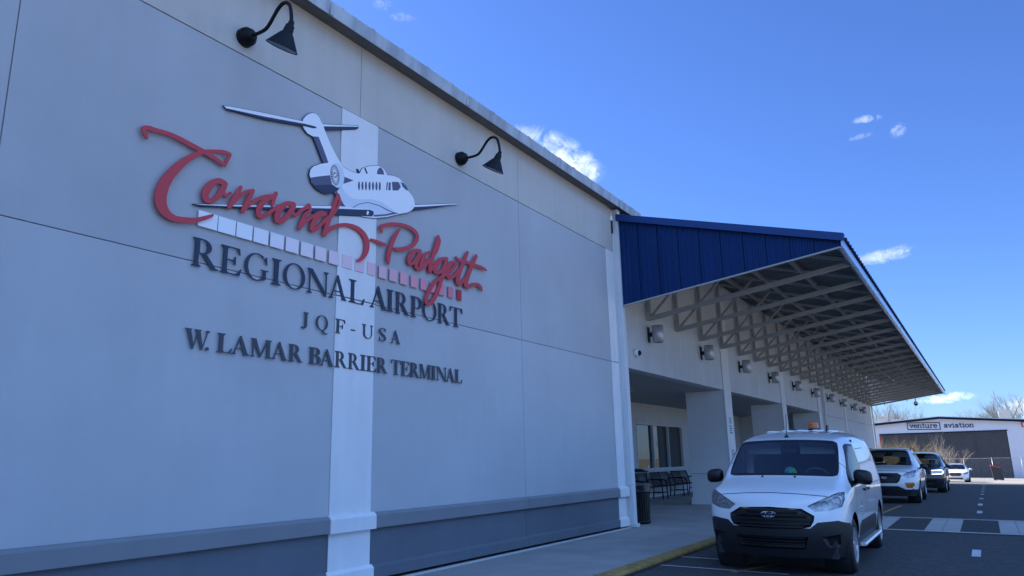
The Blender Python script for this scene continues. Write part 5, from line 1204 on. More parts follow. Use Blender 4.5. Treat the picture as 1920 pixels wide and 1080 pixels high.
# oval badge with script lettering
def badge(root, x, y, z, rx, ry, word=True):
    mb = MB(); extrude2d(mb, [([(rx * math.cos(a * math.pi / 20), ry * math.sin(a * math.pi / 20)) for a in range(40)], [])], lambda u, v, d: (x + u, y - d, z + v), -.02, .006)
    b = mb.build('badge', MT['white'], root, local=True)
    mb = MB(); extrude2d(mb, [([(rx * .955 * math.cos(a * math.pi / 20), ry * .90 * math.sin(a * math.pi / 20)) for a in range(40)], [])], lambda u, v, d: (x + u, y - d, z + v), .0062, .008); mb.build('badge_field', MT['logo_blue'], b, local=True)
    k = rx / 1.0; w = .07
    S = [[(-.62, -.30), (-.52, -.30), (-.44, -.12), (-.36, .12), (-.28, .26)], [(-.68, .18), (-.60, .30), (-.40, .30), (-.20, .30), (-.08, .34)], [(-.55, .02), (-.40, .02), (-.24, .05)],
         [(-.14, .04), (-.22, -.06), (-.20, -.22), (-.10, -.24), (-.03, -.12), (-.06, .02), (-.14, .04)], [(-.04, -.02), (.06, .0), (.12, .05)], [(.12, .06), (.08, -.10), (.05, -.24)], [(.08, -.08), (.16, .04), (.24, .05)],
         [(.50, .04), (.38, .05), (.28, -.08), (.28, -.22), (.38, -.25), (.48, -.12)], [(.66, .36), (.56, .12), (.48, -.14), (.50, -.25), (.60, -.22)]]
    comps = []
    for st in S: comps += stroke([(a, b_ * ry / rx * 2.4) for a, b_ in crom(st, 3)], w * 1.15)
    mb = MB(); extrude2d(mb, [([(p[0] * k, p[1] * k) for p in c[0]], []) for c in comps], lambda u, v, d: (x + u, y - d, z + v), .0082, .0095); mb.build('badge_script', MT['white'], b, local=True)
badge(VAN, 0, .008, .74, .095, .040)
# roof: beacon, aerials, ribs
mb = MB(); mb.lathe([(0, .0), (.085, 0), (.085, .03), (0, .03)], (.16, 2.9, 1.865), (0, 0, 1), 20); bc = mb.build('beacon_base', MT['plastic2'], VAN, local=True)
mb = MB(); mb.lathe([(.078, .03), (.082, .05), (.078, .07), (.082, .09), (.076, .12), (.05, .135), (0, .137)], (.16, 2.9, 1.865), (0, 0, 1), 20); mb.build('beacon_lens', MT['beacon'], bc, local=True)
mb = MB(); mb.lathe([(.035, 0), (.03, .02), (.016, .035), (.006, .05), (.0045, .36), (0, .36)], (-.035, 1.72, 1.735), (0, .2, 1), 12); mb.build('aerial', MT['plastic2'], VAN, local=True)
mb = MB(); mb.prism([(2.40, 1.83), (2.64, 1.84), (2.62, 1.88), (2.58, 1.935), (2.55, 1.935)], 'x', .41, .44); mb.build('aerial', MT['plastic2'], VAN, local=True, bevel=.01)
for xx in (-.46, -.23, 0, .23, .46):
    zf = 1.845 - .07 * xx * xx
    mb = MB(); mb.tube([(xx, 2.35, zf + .004), (xx, 2.6, zf + .016), (xx, 3.3, zf + .026), (xx, 4.4, zf + .012)], [.006, .014, .016, .01], 8); mb.build('roof_rib', MT['paint_white'], VAN, local=True)
underbody(VAN, .915, 4.8, AX, RT, .405, .20)
interior(VAN, .88, .92, 1.17, 2.35, 1.80, hy=1.58, hz=1.66)
mb = MB(); mb.box(-.60, .60, 1.64, 2.34, 1.655, 1.665); mb.build('headliner', MT['liner'], VAN, local=True)
# papers and a little globe ball on the dash
GB = empty('toy_ball', label='green and blue globe ball on the van dashboard behind the windscreen', cat='ball')
mb = MB(); mb.lathe([(.085 * math.sin(a * math.pi / 12), -.085 * math.cos(a * math.pi / 12)) for a in range(13)], (0, 0, .085), (0, 0, 1), 22)
MT['globe'] = mat('globe_colours', (0.02, 0.16, 0.30), 0.4, space='Object')
_n = MT['globe'].node_tree; _t = _n.nodes.new('ShaderNodeTexNoise'); _t.inputs['Scale'].default_value = 9; _c = _n.nodes.new('ShaderNodeTexCoord'); _r = _n.nodes.new('ShaderNodeValToRGB')
_r.color_ramp.interpolation = 'CONSTANT'; _r.color_ramp.elements[0].color = (.03, .42, .40, 1); _r.color_ramp.elements[1].color = (.22, .70, .06, 1); _r.color_ramp.elements[1].position = .48
_n.links.new(_c.outputs['Object'], _t.inputs['Vector']); _n.links.new(_t.outputs['Fac'], _r.inputs['Fac']); _n.links.new(_r.outputs['Color'], _n.nodes['Principled BSDF'].inputs['Base Color'])
mb.build('ball', MT['globe'], GB, local=True)
PAP = empty('paper_stack', label='loose white papers lying on the van dashboard beside the globe ball', cat='papers')
mb = MB()
for (x, y, a, w, h) in ((-.14, 0, .3, .12, .10), (.16, .02, -.2, .15, .10), (.26, .05, .5, .12, .08)):
    c, s_ = math.cos(a), math.sin(a); q = [(x + c * u - s_ * v, y + s_ * u + c * v, .012 + .03 * (v > 0)) for u, v in ((-w, -h), (w, -h), (w, h), (-w, h))]
    mb.add(q + [(p[0], p[1], p[2] - .006) for p in q], [(0, 1, 2, 3), (7, 6, 5, 4), (0, 4, 5, 1), (1, 5, 6, 2), (2, 6, 7, 3), (3, 7, 4, 0)])
mb.build('sheet', MT['notice'], PAP, local=True)
# door marking
mb = MB(); comps = []
for (a, b, c, d) in ((1.62, .74, 1.78, .76), (1.60, .70, 1.80, .715), (1.66, .80, 1.74, .86), (1.63, .655, 1.76, .672)): comps.append(([(a, b), (c, b), (c, d), (a, d)], []))
extrude2d(mb, comps, lambda u, v, d: (d, u, v), .917, .9245); mb.build('door_marking', MT['notice_gray'], VAN, local=True)
VP = (4.159, 10.22, 0.0102, zr(4.159, 12) + .025, -.0205)
pose(VAN, *VP)
def on_van(x, y, z):
    c, s_ = math.cos(VP[2]), math.sin(VP[2]); return (VP[0] + c * x - s_ * y, VP[1] + s_ * x + c * y, VP[3] + z + VP[4] * x)
GB.location = on_van(.10, 1.25, 1.145); PAP.location = on_van(.06, 1.24, 1.142)

# ---------------- the three vehicles behind
def tri_car(name, label, cat, W, rows, frow, cols, cw, side_cols, bow, L, hl, grille, low, ax, R, paint, band=None, win=None, hoodline=None, fogs=None, rear=None, arch=.40, vis=True, mirror_at=None, mirror_mat=None, cowl=None, header=None, sub=3, badge_at=None, bar=True):
    root = empty(name, label=label, cat=cat)
    c = Car(W, rows, frow, cols, cw, side_cols, bow, L, sub=sub)
    if band: c.paint(band, 'front', 3, ymax=.75)
    if grille: c.paint(grille, 'front', 4, only=(0, 3))
    if hl: c.both(hl, 'front', 5, ymax=1.1)
    if low: c.paint(low, 'front', 8, only=(0, 3))
    if fogs: c.both(fogs, 'front', 7, only=(0, 3))
    if hoodline:
        for a, b in zip(hoodline[:-1], hoodline[1:]): c.paint([a, b, (b[0], b[1] - .01), (a[0], a[1] - .01)], 'front', 6, ymax=1.2)
    c.both([(ax[0] + .48, .1), (ax[1] - .48, .1), (ax[1] - .46, .42), (ax[0] + .46, .42)], 'side', 3)
    for yy_ in (win or []): c.both([(yy_, .42), (yy_ + .012, .42), (yy_ + .012, 2), (yy_, 2)], 'side', 6, only=(0, 2))
    c.arches([(ax[0], R + .01), (ax[1], R + .01)], arch)
    c.sink(4, (0, .03, 0)); c.sink(8, (0, .03, 0))
    for f in c.bm.faces:
        if rear and f.material_index == 0 and f.normal.z > .2 and abs(f.calc_center_median().x) < W * .66 and rear[0] < f.calc_center_median().y < rear[1]: f.material_index = 12
    vp = c.split(root, {0: ('body', paint), 1: ('windscreen', MT['ws']), 2: ('side_window', MT['sg'], 'each'), 3: ('trim', MT['plastic']), 4: ('grille', MT['plastic2']), 5: ('headlight', MT['lamp_glass'], 'each'), 6: ('panel_gap', MT['seam'], 'each'), 7: ('fog_light', MT['amber'], 'each'), 8: ('lower_grille', MT['plastic2']), 12: ('rear_window', MT['sg'])})
    for o in vp.get(5, []):
        sg = 1 if sum(v.co.x for v in o.data.vertices) > 0 else -1
        me = o.data.copy(); b = bpy.data.objects.new('lamp_bowl', me); me.materials.clear(); me.materials.append(MT['lamp_in2']); link(b, o); b.location = (-sg * .004, .03, -.004)
    for sg in (-1, 1):
        for y in ax: wheel(root, sg * (W - .125), y, R, .215, 5)
        mirror(root, sg * mirror_at[0], mirror_at[1], mirror_at[2], mirror_mat, arm=.07, w=.22, h=.15)
    underbody(root, W, L, ax, R, arch, .22)
    interior(root, W - .02, cowl[0], cowl[1], L - 1.0, header[1], hy=header[0], hz=header[1] - .045, bulk=False)
    return root, vp
suv, sp = tri_car('suv', 'white crossover SUV with dark grille and orange fog lights behind the van', 'car', .92, [(.23, .84), (.44, .90), (.62, .92), (.80, .92)], [(.10, 0), (.02, 0), (.0, 0), (.04, 0)],
  [(.13, .965, .62, .955, .76, .95, .89, .93, .42, None), (.62, 1.06, .66, 1.04, .79, 1.02, .915, .97, .18, .80), (1.18, 1.12, .74, 1.09, .83, 1.06, .92, 1.01, .14, 1.34),
   (1.98, 1.60, .60, 1.575, .685, 1.50, .925, 1.03, .10, 2.05), (2.7, 1.67, .60, 1.64, .70, 1.53, .925, 1.04, 0, None), (3.6, 1.65, .58, 1.62, .69, 1.52, .925, 1.07, 0, None), (4.25, 1.58, .55, 1.55, .66, 1.46, .90, 1.08, 0, None), (4.48, 1.15, .6, 1.13, .72, 1.10, .85, 1.02, -.04, None)],
  2, (3, 4, 5), .42, 4.52, [(.46, .79), (.60, .92), (.83, .99), (.86, .95), (.80, .80), (.62, .745)], [(-.36, .90), (-.47, .83), (-.40, .66), (-.33, .60), (.33, .60), (.40, .66), (.47, .83), (.36, .90)], None, (.95, 3.64), .345, MT['paint_white'],
  band=[(-1, .1), (-1, .42), (-.55, .42), (-.36, .52), (.36, .52), (.55, .42), (1, .42), (1, .1)], win=(2.45, 3.35), hoodline=[(-.7, .93), (-.4, .965), (0, .975), (.4, .965), (.7, .93)], fogs=[(.53, .62), (.78, .63), (.80, .55), (.72, .46), (.58, .47)],
  mirror_at=(1.02, 1.55, 1.08), mirror_mat=MT['plastic2'], cowl=(1.18, 1.08), header=(1.98, 1.58), rear=(4.2, 4.5))
badge(suv, 0, .02, .76, .09, .036)
mb = MB()
for zz_ in (.86, .80, .72, .66): mb.bar((-.40, .09, zz_), (.40, .09, zz_), .03, .012)
mb.build('slat', MT['plastic'], sp[4][0], local=True)
for sg in (-1, 1):
    mb = MB(); mb.tube([(sg * .66, 2.1, 1.60), (sg * .665, 2.3, 1.66), (sg * .66, 3.9, 1.63), (sg * .65, 4.1, 1.57)], .018, 8); mb.build('roof_rail', MT['plastic2'], suv, local=True)
pose(suv, 3.93, 25.75, .008, zr(3.93, 27), -.02)
dk, dp = tri_car('dark_suv', 'black SUV with a lit loop of running lights, behind the white crossover', 'car', .96, [(.25, .88), (.46, .94), (.66, .96), (.84, .96)], [(.10, 0), (.02, 0), (.0, 0), (.03, 0)],
  [(.09, 1.03, .66, 1.02, .80, 1.01, .92, .99, .30, None), (.70, 1.10, .70, 1.08, .84, 1.06, .955, 1.02, .12, .85), (1.35, 1.16, .76, 1.13, .86, 1.10, .96, 1.05, .14, 1.5),
   (2.12, 1.66, .64, 1.635, .73, 1.56, .965, 1.08, .10, 2.2), (2.9, 1.73, .64, 1.70, .75, 1.58, .965, 1.09, 0, None), (4.0, 1.72, .62, 1.69, .73, 1.57, .965, 1.11, 0, None), (4.8, 1.66, .60, 1.63, .70, 1.53, .94, 1.12, 0, None), (5.08, 1.2, .64, 1.18, .76, 1.14, .90, 1.05, -.04, None)],
  2, (3, 4, 5), .32, 5.10, [(.44, .84), (.47, .96), (.86, .985), (.90, .92), (.86, .82), (.50, .80)], [(-.40, .95), (-.40, .80), (.40, .80), (.40, .95)], [(-.62, .56), (.62, .56), (.52, .40), (-.52, .40)], (.95, 4.0), .385, MT['paint_dark'],
  win=(2.7, 3.75), mirror_at=(1.06, 1.72, 1.13), mirror_mat=MT['paint_dark'], cowl=(1.35, 1.12), header=(2.12, 1.64), arch=.44, rear=(4.75, 5.1))
for sg in (-1, 1):
    mb = MB(); P = [(.46, .965), (.84, .985), (.885, .95), (.885, .85), (.84, .815), (.46, .805)]
    Q = [(sg * x, .075 + .31 * (x / .96) ** 2 - .05, z) for x, z in P]
    mb.tube(Q, .009, 8); mb.build('running_light', MT['led'], dk, local=True)
pose(dk, 4.12, 37.3, .004, zr(4.1, 39), -.02)
sd_, sdp = tri_car('sedan', 'white sedan with twin-slat grille parked in the sunlight at the far end', 'car', .905, [(.20, .83), (.36, .89), (.50, .905), (.64, .905)], [(.09, 0), (.02, 0), (.0, 0), (.03, 0)],
  [(.08, .74, .60, .74, .74, .735, .87, .72, .40, None), (.70, .88, .66, .87, .78, .85, .90, .80, .18, .90), (1.42, .98, .72, .955, .80, .93, .905, .88, .14, 1.58),
   (2.22, 1.36, .56, 1.34, .635, 1.28, .905, .91, .08, 2.3), (2.75, 1.425, .56, 1.40, .645, 1.31, .905, .92, 0, None), (3.35, 1.37, .54, 1.35, .62, 1.27, .905, .94, 0, None), (4.05, 1.06, .64, 1.05, .72, 1.03, .90, .95, 0, None), (4.62, 1.02, .60, 1.01, .70, .99, .84, .92, -.06, None)],
  2, (3, 4), .40, 4.68, [(.50, .66), (.60, .74), (.82, .78), (.86, .74), (.80, .64), (.58, .60)], [(-.36, .73), (-.42, .62), (-.30, .50), (.30, .50), (.42, .62), (.36, .73)], [(-.50, .38), (.50, .38), (.42, .27), (-.42, .27)], (.82, 3.66), .335, MT['paint_white'],
  win=(2.5, ), fogs=None, mirror_at=(1.0, 1.80, .98), mirror_mat=MT['paint_white'], cowl=(1.42, .95), header=(2.22, 1.36), rear=(3.45, 4.0), arch=.385)
mb = MB()
for zz_ in (.645, .585): mb.bar((-.36, .06, zz_), (.36, .06, zz_), .02, .014)
g_ = mb.build('slat', MT['chrome'], sdp[4][0], local=True)
mb = MB(); comps = [(disc(0, 0, .085, 28), [disc(0, 0, .073, 28)])]
for a in (90, 210, 330):
    d = Vector((math.cos(rad(a)), math.sin(rad(a)))); q = Vector((-d.y, d.x)) * .014; comps.append(([(q.x, q.y), (d.x * .078, d.y * .078), (-q.x, -q.y)], []))
extrude2d(mb, comps, lambda u, v, d: (u, .035 - d, .615 + v), 0, .012); mb.build('badge', MT['chrome'], sd_, local=True)
pose(sd_, 4.55, 66.0, .0, zr(4.5, 68), -.01, pitch=-.015)
# ------------------------------------------------------------------ hangar across the far apron
HY = 100.0
HZ = slope(100) - 0.02 - 0.16
HG = empty('hangar', (2.7, HY, HZ), label='low white metal hangar with a wide dark sliding door and navy roof edge', cat='hangar')
pk = (2.7, 5.35); sl, sr = 0.0685, 0.0850
hz_ = lambda x: pk[1] - (pk[0] - x) * sl if x < pk[0] else pk[1] - (x - pk[0]) * sr
DX0, DX1, DZ = -3.65, 9.05, 3.72
mb = MB()
X0, X1 = -14.0, 21.0
mb.prism([(X0, HZ - .4), (DX0, HZ - .4), (DX0, DZ), (DX1, DZ), (DX1, HZ - .4), (X1, HZ - .4), (X1, hz_(X1)), pk, (X0, hz_(X0))], 'y', HY, HY + 0.2)
mb.box(X0, X0 + .2, HY + .2, HY + 30, HZ - .4, hz_(X0)); mb.box(X1 - .2, X1, HY + .2, HY + 30, HZ - .4, hz_(X1)); mb.box(X0, X1, HY + 29.8, HY + 30, HZ - .4, hz_(X1))
xx = X0 + .3
while xx < X1:
    for (z0, z1) in ([(HZ - .3, hz_(xx) - .35)] if not (DX0 - .1 < xx < DX1 + .1) else [(DZ + .1, hz_(xx) - .35)]): mb.box(xx, xx + .04, HY - .02, HY - .001, z0, z1)
    xx += .61
mb.build('wall', MT['hangar'], HG)
mb = MB(); mb.prism([(X0 - .3, hz_(X0) - .02), (pk[0], pk[1] + .03), (X1 + .3, hz_(X1) - .02), (X1 + .3, hz_(X1) + .10), (pk[0], pk[1] + .15), (X0 - .3, hz_(X0) + .10)], 'y', HY - .35, HY + 30.2); mb.build('roof', MT['hangar'], HG)
mb = MB(); mb.prism([(X0 - .3, hz_(X0) - .22), (pk[0], pk[1] - .17), (X1 + .3, hz_(X1) - .22), (X1 + .3, hz_(X1) + .03), (pk[0], pk[1] + .08), (X0 - .3, hz_(X0) + .03)], 'y', HY - .40, HY - .352); mb.build('roof_trim', MT['hangar_trim'], HG)
mb = MB(); xx = DX0
prof = []
while xx < DX1 - .01: prof += [(xx, .0), (xx + .10, .0), (xx + .13, .05), (xx + .23, .05), (xx + .26, .0)]; xx += .32
prof = [p for p in prof if p[0] < DX1] + [(DX1, 0)]
n = len(prof)
mb.add([(x, HY + .12 - d, HZ - .3) for x, d in prof] + [(x, HY + .12 - d, DZ - .02) for x, d in prof], [(i, i + 1, n + i + 1, n + i) for i in range(n - 1)])
for k in (1, 2, 3):
    x = DX0 + (DX1 - DX0) * k / 4; mb.box(x - .03, x + .03, HY + .03, HY + .06, HZ - .3, DZ - .02)
mb.build('door', MT['hangar_door'], HG, fixn=False)
mb = MB(); mb.box(DX0 - .1, DX1 + .1, HY - .06, HY - .005, DZ - .10, DZ + .0); mb.build('door_track', MT['hangar_trim'], HG)
mb = MB(); mb.box(DX0 - .12, DX0, HY - .05, HY - .003, HZ - .2, DZ - .11); mb.build('door_post', MT['red_sign'], HG)
# lettering: slab serif lower case
def slab(ch):
    w = .19; S = lambda *p: stroke(list(p), w); sf = lambda x, y, a=.10: stroke([(x - a, y), (x + a, y)], w * .8)
    X = .95
    if ch == 'v': return .95, S((.12, X), (.46, .02)) + S((.46, .02), (.80, X)) + sf(.12, X, .15) + sf(.80, X, .15)
    if ch == 'e': return .92, stroke(crom([(.10, .52), (.80, .52), (.76, .78), (.46, .97), (.16, .80), (.08, .48), (.18, .15), (.48, .0), (.80, .14)], 4), w)
    if ch == 'n': return 1.1, S((.22, .0), (.22, X)) + stroke(crom([(.22, .62), (.40, .90), (.62, .96), (.80, .82), (.83, .5), (.83, .0)], 4), w) + sf(.22, .0, .16) + sf(.83, .0, .16) + sf(.14, X, .10)
    if ch == 't': return .75, stroke(crom([(.30, 1.28), (.30, .6), (.32, .2), (.45, .02), (.66, .10)], 4), w) + S((.05, X), (.62, X))
    if ch == 'u': return 1.1, stroke(crom([(.20, X), (.20, .40), (.28, .08), (.48, .0), (.68, .12), (.80, .38)], 4), w) + S((.80, X), (.80, .0)) + sf(.12, X, .10) + sf(.72, X, .10) + sf(.88, .0, .10)
    if ch == 'r': return .85, S((.26, .0), (.26, X)) + stroke(crom([(.26, .55), (.42, .86), (.60, .95), (.76, .86)], 4), w) + sf(.26, 0, .18) + sf(.17, X, .10)
    if ch == 'a': return 1.0, stroke(crom([(.16, .80), (.36, .96), (.58, .92), (.70, .72), (.70, .2), (.76, .04), (.90, .03)], 4), w) + stroke(crom([(.70, .56), (.40, .54), (.14, .40), (.12, .16), (.32, .0), (.54, .08), (.70, .28)], 4), w)
    if ch == 'i': return .62, S((.30, .0), (.30, X)) + sf(.30, .0, .20) + sf(.20, X, .12) + [(disc(.29, 1.28, .11, 10), [])]
    if ch == 'o': return 1.0, stroke(crom([(.46, .97), (.14, .80), (.08, .48), (.16, .14), (.46, .0), (.76, .14), (.86, .48), (.78, .80), (.46, .97)], 4), w)
    return .5, []
HS = empty('hangar_sign', (2.7, HY, 4.3), label='navy typewriter style lettering with a box round its first word, on the white hangar', cat='sign')
def hword(word, x0, x1, z0, h):
    adv = [slab(c)[0] for c in word]; k = (x1 - x0) / sum(adv); x = x0
    for ch, a in zip(word, adv):
        comps = slab(ch)[1]
        mb = MB(); extrude2d(mb, comps, lambda u, v, d: (x + u * k, HY - .025 - d, z0 + v * h + (x + u * k - 2.7) * -.028), .0, .03); mb.build('letter', MT['hangar_trim'], HS); x += a * k
hword('venture', -.42, 2.42, 4.22, .36)
hword('aviation', 3.08, 6.05, 4.22, .36)
mb = MB(); d_ = lambda x: (x - 2.7) * -.028
o_ = [(-.68, 3.98 + d_(-.68)), (2.72, 3.98 + d_(2.72)), (2.72, 4.82 + d_(2.72)), (-.68, 4.82 + d_(-.68))]; t_ = .075
extrude2d(mb, [(o_, [[(o_[0][0] + t_, o_[0][1] + t_), (o_[1][0] - t_, o_[1][1] + t_), (o_[2][0] - t_, o_[2][1] - t_), (o_[3][0] + t_, o_[3][1] - t_)]])], lambda u, v, d: (u, HY - .025 - d, v), 0, .03); mb.build('box_frame', MT['hangar_trim'], HS)
mb = MB(); mb.box(10.50, 11.9, HY - .10, HY - .026, 3.95, 4.55); o = mb.build('hangar_notice', MT['red_sign'], None, loc=(11.2, HY - .06, 3.95)); tag(o, 'red rectangular sign on the right of the white hangar front', 'sign')
mb = MB(); extrude2d(mb, [RC(10.62, 4.05, 10.75, 4.45), RC(10.62, 4.05, 10.95, 4.15), RC(11.05, 4.05, 11.18, 4.45)], lambda u, v, d: (u, HY - .102 - d, v), 0, .01); mb.v = [(p[0] - 11.2, p[1] - HY + .06, p[2] - 3.95) for p in mb.v]; mb.build('lettering', MT['notice'], o, local=True)
# roof-top boxes
MT['ac'] = mat('rooftop_unit', (0.42, 0.40, 0.36), 0.6, var=.06)
def ac(x, y, w, h, label):
    z = hz_(x) + .05
    g = empty('rooftop_unit', (x, y, z), label=label, cat='roof unit', group='boxes on the hangar roof')
    mb = MB(); mb.box(-w / 2, w / 2, -.6, .6, 0, h); mb.box(-w / 2 - .03, w / 2 + .03, -.63, .63, h, h + .06)
    for i in range(6): mb.box(-w / 2 + .1, w / 2 - .1, -.62, -.605, .15 + i * h / 8, .15 + i * h / 8 + .05)
    mb.build('casing', MT['ac'], g, local=True)
ac(-3.35, HY + 2, 1.0, .85, 'square pale unit on the left of the hangar roof')
ac(-2.2, HY + 4, .9, .35, 'low flat unit on the hangar roof beside the square pale one')
ac(9.4, HY + 12, 1.25, 1.45, 'tall pale unit on the right of the hangar roof below the bare trees')

# ------------------------------------------------------------------ trees, shrubs, fence
def branch(mb, p, d, L, r, depth, rng, spread=.55, n=4, droop=0.0, kids=(2, 4)):
    seg = 3; pts = [p]; rs = [r]; q = Vector(p); dd = Vector(d)
    for i in range(seg):
        dd = (dd + Vector((rng.uniform(-.16, .16), rng.uniform(-.16, .16), rng.uniform(-.08, .14)))).normalized(); q = q + dd * L / seg; pts.append(q.copy()); rs.append(r * (1 - .55 * (i + 1) / seg))
    mb.tube(pts, rs, n if depth > 1 else 3, caps=False)
    if depth <= 0: return
    for k in range(rng.randint(*kids)):
        t = rng.uniform(.35, 1.0); i = min(int(t * seg), seg - 1); f = t * seg - i; b = pts[i].lerp(pts[i + 1], f)
        a = rng.uniform(0, 6.283); side = Vector((math.cos(a), math.sin(a), rng.uniform(-.1, .6)))
        nd = (dd * (1 - spread) + side.normalized() * spread + Vector((0, 0, .12 - droop))).normalized()
        branch(mb, b, nd, L * rng.uniform(.52, .78), r * rng.uniform(.42, .6), depth - 1, rng, spread, n, droop, kids)
def bare_tree(x, y, z, h, seed, label, depth=5, w=1.0):
    rng = random.Random(seed); g = empty('bare_tree', (x, y, z), label=label, cat='tree', group='leafless trees behind the hangar')
    mb = MB(); tp = [(0, 0, -.3), (.05, .02, h * .18), (.0, .06, h * .34)]; mb.tube(tp, [h * .022, h * .019, h * .016], 7); mb.build('trunk', MT['bark'], g, local=True)
    mb = MB()
    for k in range(6):
        a = k * 1.05 + rng.uniform(-.3, .3); branch(mb, Vector((0, .05, h * rng.uniform(.22, .34))), Vector((math.cos(a) * .42 * w, math.sin(a) * .42 * w, 1)).normalized(), h * rng.uniform(.34, .46), h * .0085, depth - 1, rng, .42, 4, 0, (3, 4))
    mb.build('crown', MT['twig'], g, local=True, fixn=False)
    return g
def at_px(u, v, Y):
    c = Vector(((u - 960) / 1392, (540 - v) / 1392, -1)); R3 = cam.matrix_world.to_3x3(); d = R3 @ c; return CAM + d * (Y / d.y)
for (u, top, Y, seed, lb, w) in ((1905, 752, 150, 3, 'wide bare tree at the right, rising highest above the hangar roof', 1.25), (1868, 753, 152, 8, 'narrower bare tree just left of the wide one above the hangar roof', .9), (1842, 776, 160, 5, 'small bare tree low behind the hangar roof, left of the two big ones', .9),
                          (1668, 774, 150, 11, 'thin bare tree above the left end of the hangar roof', .6), (1697, 781, 155, 12, 'bare tree behind the hangar roof over the first word of the sign', .9), (1735, 782, 165, 13, 'low bare tree behind the hangar roof peak', .9), (1650, 780, 165, 15, 'bare tree at the edge of the terminal, left of the thin tall one', .8)):
    p = at_px(u, top, Y); z0 = -1.9; bare_tree(p.x, Y, z0, p.z - z0, seed, lb, w=w)
# far leafless wood (one mass)
rng = random.Random(42); mb = MB()
for i in range(130):
    x = rng.uniform(-45, 60); y = rng.uniform(185, 235); h = rng.uniform(5.5, 8.0)
    mb.tube([(x, y, -3), (x, y, h * .4)], [.16, .1], 4, caps=False)
    for k in range(5):
        a = rng.uniform(0, 6.28); branch(mb, Vector((x, y, h * rng.uniform(.15, .4))), Vector((math.cos(a) * .5, math.sin(a) * .5, 1)).normalized(), h * .42, .06, 2, rng, .4, 3, 0, (3, 4))
tag(mb.build('distant_wood', MT['twig'], fixn=False), 'hazy line of distant leafless woods', 'woodland', kind='stuff')
rng = random.Random(43); mb = MB(); mb2 = MB()
for i in range(46):
    y = -5 + i * 2.6 + rng.uniform(-1, 1); x = rng.uniform(92, 104); h = rng.uniform(6, 10.5)
    mb.tube([(x, y, -1.5), (x, y, h * .4)], [.2, .12], 4, caps=False)
    for k in range(5):
        a = rng.uniform(0, 6.28); branch(mb, Vector((x, y, h * rng.uniform(.1, .4))), Vector((math.cos(a) * .5, math.sin(a) * .5, 1)).normalized(), h * .42, .09, 2, rng, .4, 3, 0, (3, 4))
tag(mb.build('woodland_across_the_car_park', MT['twig'], fixn=False), 'leafless woods mirrored in the terminal windows', 'woodland', kind='stuff')
def shrub(name, x, y, z, w, h, n, seed, label, M, spreadz=1.0, depth=2, r=.012):
    rng = random.Random(seed); g = empty(name, (x, y, z), label=label, cat='shrub', group='winter shrubs in front of the hangar')
    mb = MB()
    for k in range(n):
        a = rng.uniform(0, 6.283); rr = rng.uniform(0, w * .45)
        branch(mb, Vector((math.cos(a) * rr * .6, math.sin(a) * rr * .6, 0)), Vector((math.cos(a) * rr / w * 1.5, math.sin(a) * rr / w * 1.5, spreadz)).normalized(), h * rng.uniform(.42, .66), r, depth, rng, .5, 3, .03, (3, 5))
    mb.build('stems', M, g, local=True, fixn=False)
SY = 80
p = at_px(1690, 905, SY); shrub('shrub', p.x, SY, zr(5, SY), 3.4, 3.5, 26, 21, 'large tan leafless shrub at the left of the hangar door', MT['shrub'], depth=3, r=.028)
p = at_px(1733, 905, SY - 1); shrub('shrub', p.x, SY - 1, zr(5, SY), 2.6, 2.6, 18, 22, 'lower tan leafless shrub at the right of the large one', MT['shrub'], depth=3, r=.028)
p = at_px(1655, 905, SY + 2); shrub('shrub', p.x, SY + 2, zr(5, SY), 2.6, 3.5, 14, 24, 'tan leafless shrub beside the terminal corner', MT['shrub'], depth=3, r=.028)
p = at_px(1765, 905, SY - 2); shrub('sapling', p.x, SY - 2, zr(5, SY), .9, 3.3, 5, 23, 'thin pale sapling between the shrubs and the sedan', MT['shrub2'], 2.0, 3, .02)
p = at_px(1787, 905, SY - 2.5); shrub('sapling', p.x, SY - 2.5, zr(5, SY), .9, 2.7, 4, 25, 'short pale sapling right behind the white sedan roof', MT['shrub2'], 1.6, 3, .02)
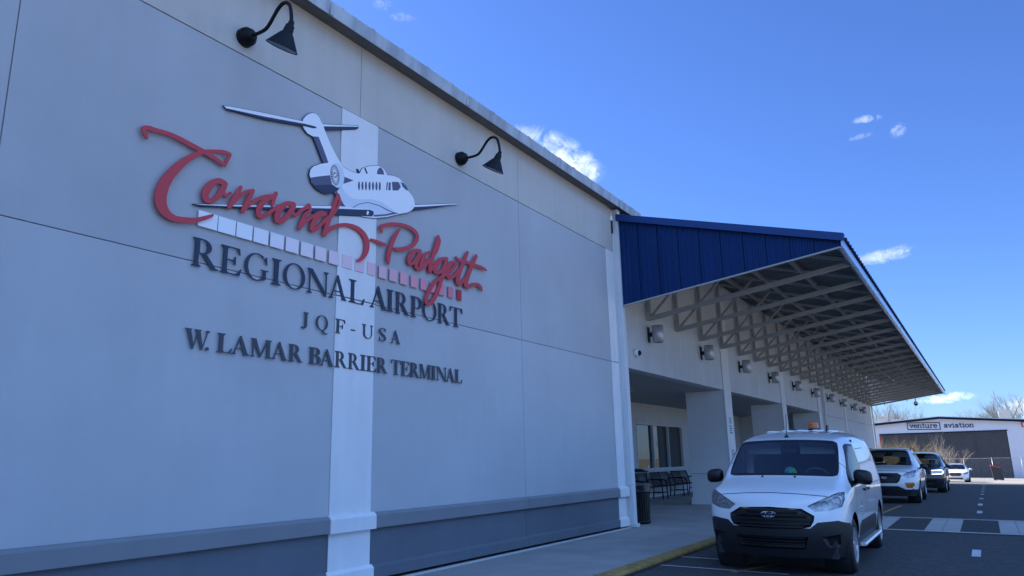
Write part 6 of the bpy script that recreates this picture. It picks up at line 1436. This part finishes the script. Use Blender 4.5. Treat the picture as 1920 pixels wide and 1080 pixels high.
# chain link fence before the hangar
FY = 84.0; FZ = slope(FY) - .05
FN = empty('chain_link_fence', (8, FY, FZ), label='low chain link fence with thin posts before the hangar door', cat='fence')
M = bpy.data.materials.new('chain_link'); M.use_nodes = True; nt = M.node_tree; N, L = nt.nodes, nt.links
tr = N.new('ShaderNodeBsdfTransparent'); mx = N.new('ShaderNodeMixShader'); geo = N.new('ShaderNodeNewGeometry'); sx = N.new('ShaderNodeSeparateXYZ'); L.new(geo.outputs['Position'], sx.inputs[0])
def nm(op, a, b):
    q = N.new('ShaderNodeMath'); q.operation = op
    for i, v in enumerate((a, b)):
        if isinstance(v, (int, float)): q.inputs[i].default_value = v
        else: L.new(v, q.inputs[i])
    return q.outputs[0]
def wire(sign):
    t = nm('ADD', sx.outputs['X'], nm('MULTIPLY', sx.outputs['Z'], sign)); return nm('LESS_THAN', nm('FRACT', nm('MULTIPLY', t, 12.0), 0), .05)
L.new(nm('MAXIMUM', wire(1.0), wire(-1.0)), mx.inputs[0]); L.new(tr.outputs[0], mx.inputs[1]); L.new(N['Principled BSDF'].outputs[0], mx.inputs[2]); L.new(mx.outputs[0], N['Material Output'].inputs['Surface'])
N['Principled BSDF'].inputs['Base Color'].default_value = (.4, .4, .4, 1); N['Principled BSDF'].inputs['Roughness'].default_value = .4
fx0 = -2.0
for i in range(10):
    mb = MB(); x = fx0 + i * 2.28; mb.tube([(x, FY, FZ - .2), (x, FY, FZ + 2.0)], .02, 6); mb.build('post', MT['galv'], FN)
mb = MB(); mb.tube([(fx0, FY, FZ + 1.95), (fx0 + 9 * 2.28, FY, FZ + 1.95)], .012, 5); mb.tube([(fx0, FY, FZ + .08), (fx0 + 9 * 2.28, FY, FZ + .08)], .012, 5); mb.build('rail', MT['galv'], FN)
mb = MB(); mb.add([(fx0, FY + .03, FZ + .05), (fx0 + 9 * 2.28, FY + .03, FZ + .05), (fx0 + 9 * 2.28, FY + .03, FZ + 1.95), (fx0, FY + .03, FZ + 1.95)], [(0, 1, 2, 3)]); mb.build('mesh', M, FN, fixn=False)
# dark leaning sign board with a red edge
p = at_px(1872, 899, 80)
SG = empty('sign_board', (p.x, 80, slope(80) - .06), .25, label='dark upright sign board with a red top edge, leaning by the fence', cat='sign board')
mb = MB(); mb.prism([(-.36, .08), (.44, .0), (.36, 1.02), (-.46, 1.22)], 'y', -.06, .06); mb.build('panel', MT['sign_dark'], SG, local=True, bevel=.01)
mb = MB(); mb.prism([(-.47, 1.235), (.36, 1.035), (.35, 1.12), (-.46, 1.33)], 'y', -.07, .07); mb.prism([(-.37, .07), (-.1, .05), (-.12, -.02), (-.30, .0)], 'y', -.065, .065); mb.build('red_edge', MT['red_sign'], SG, local=True)
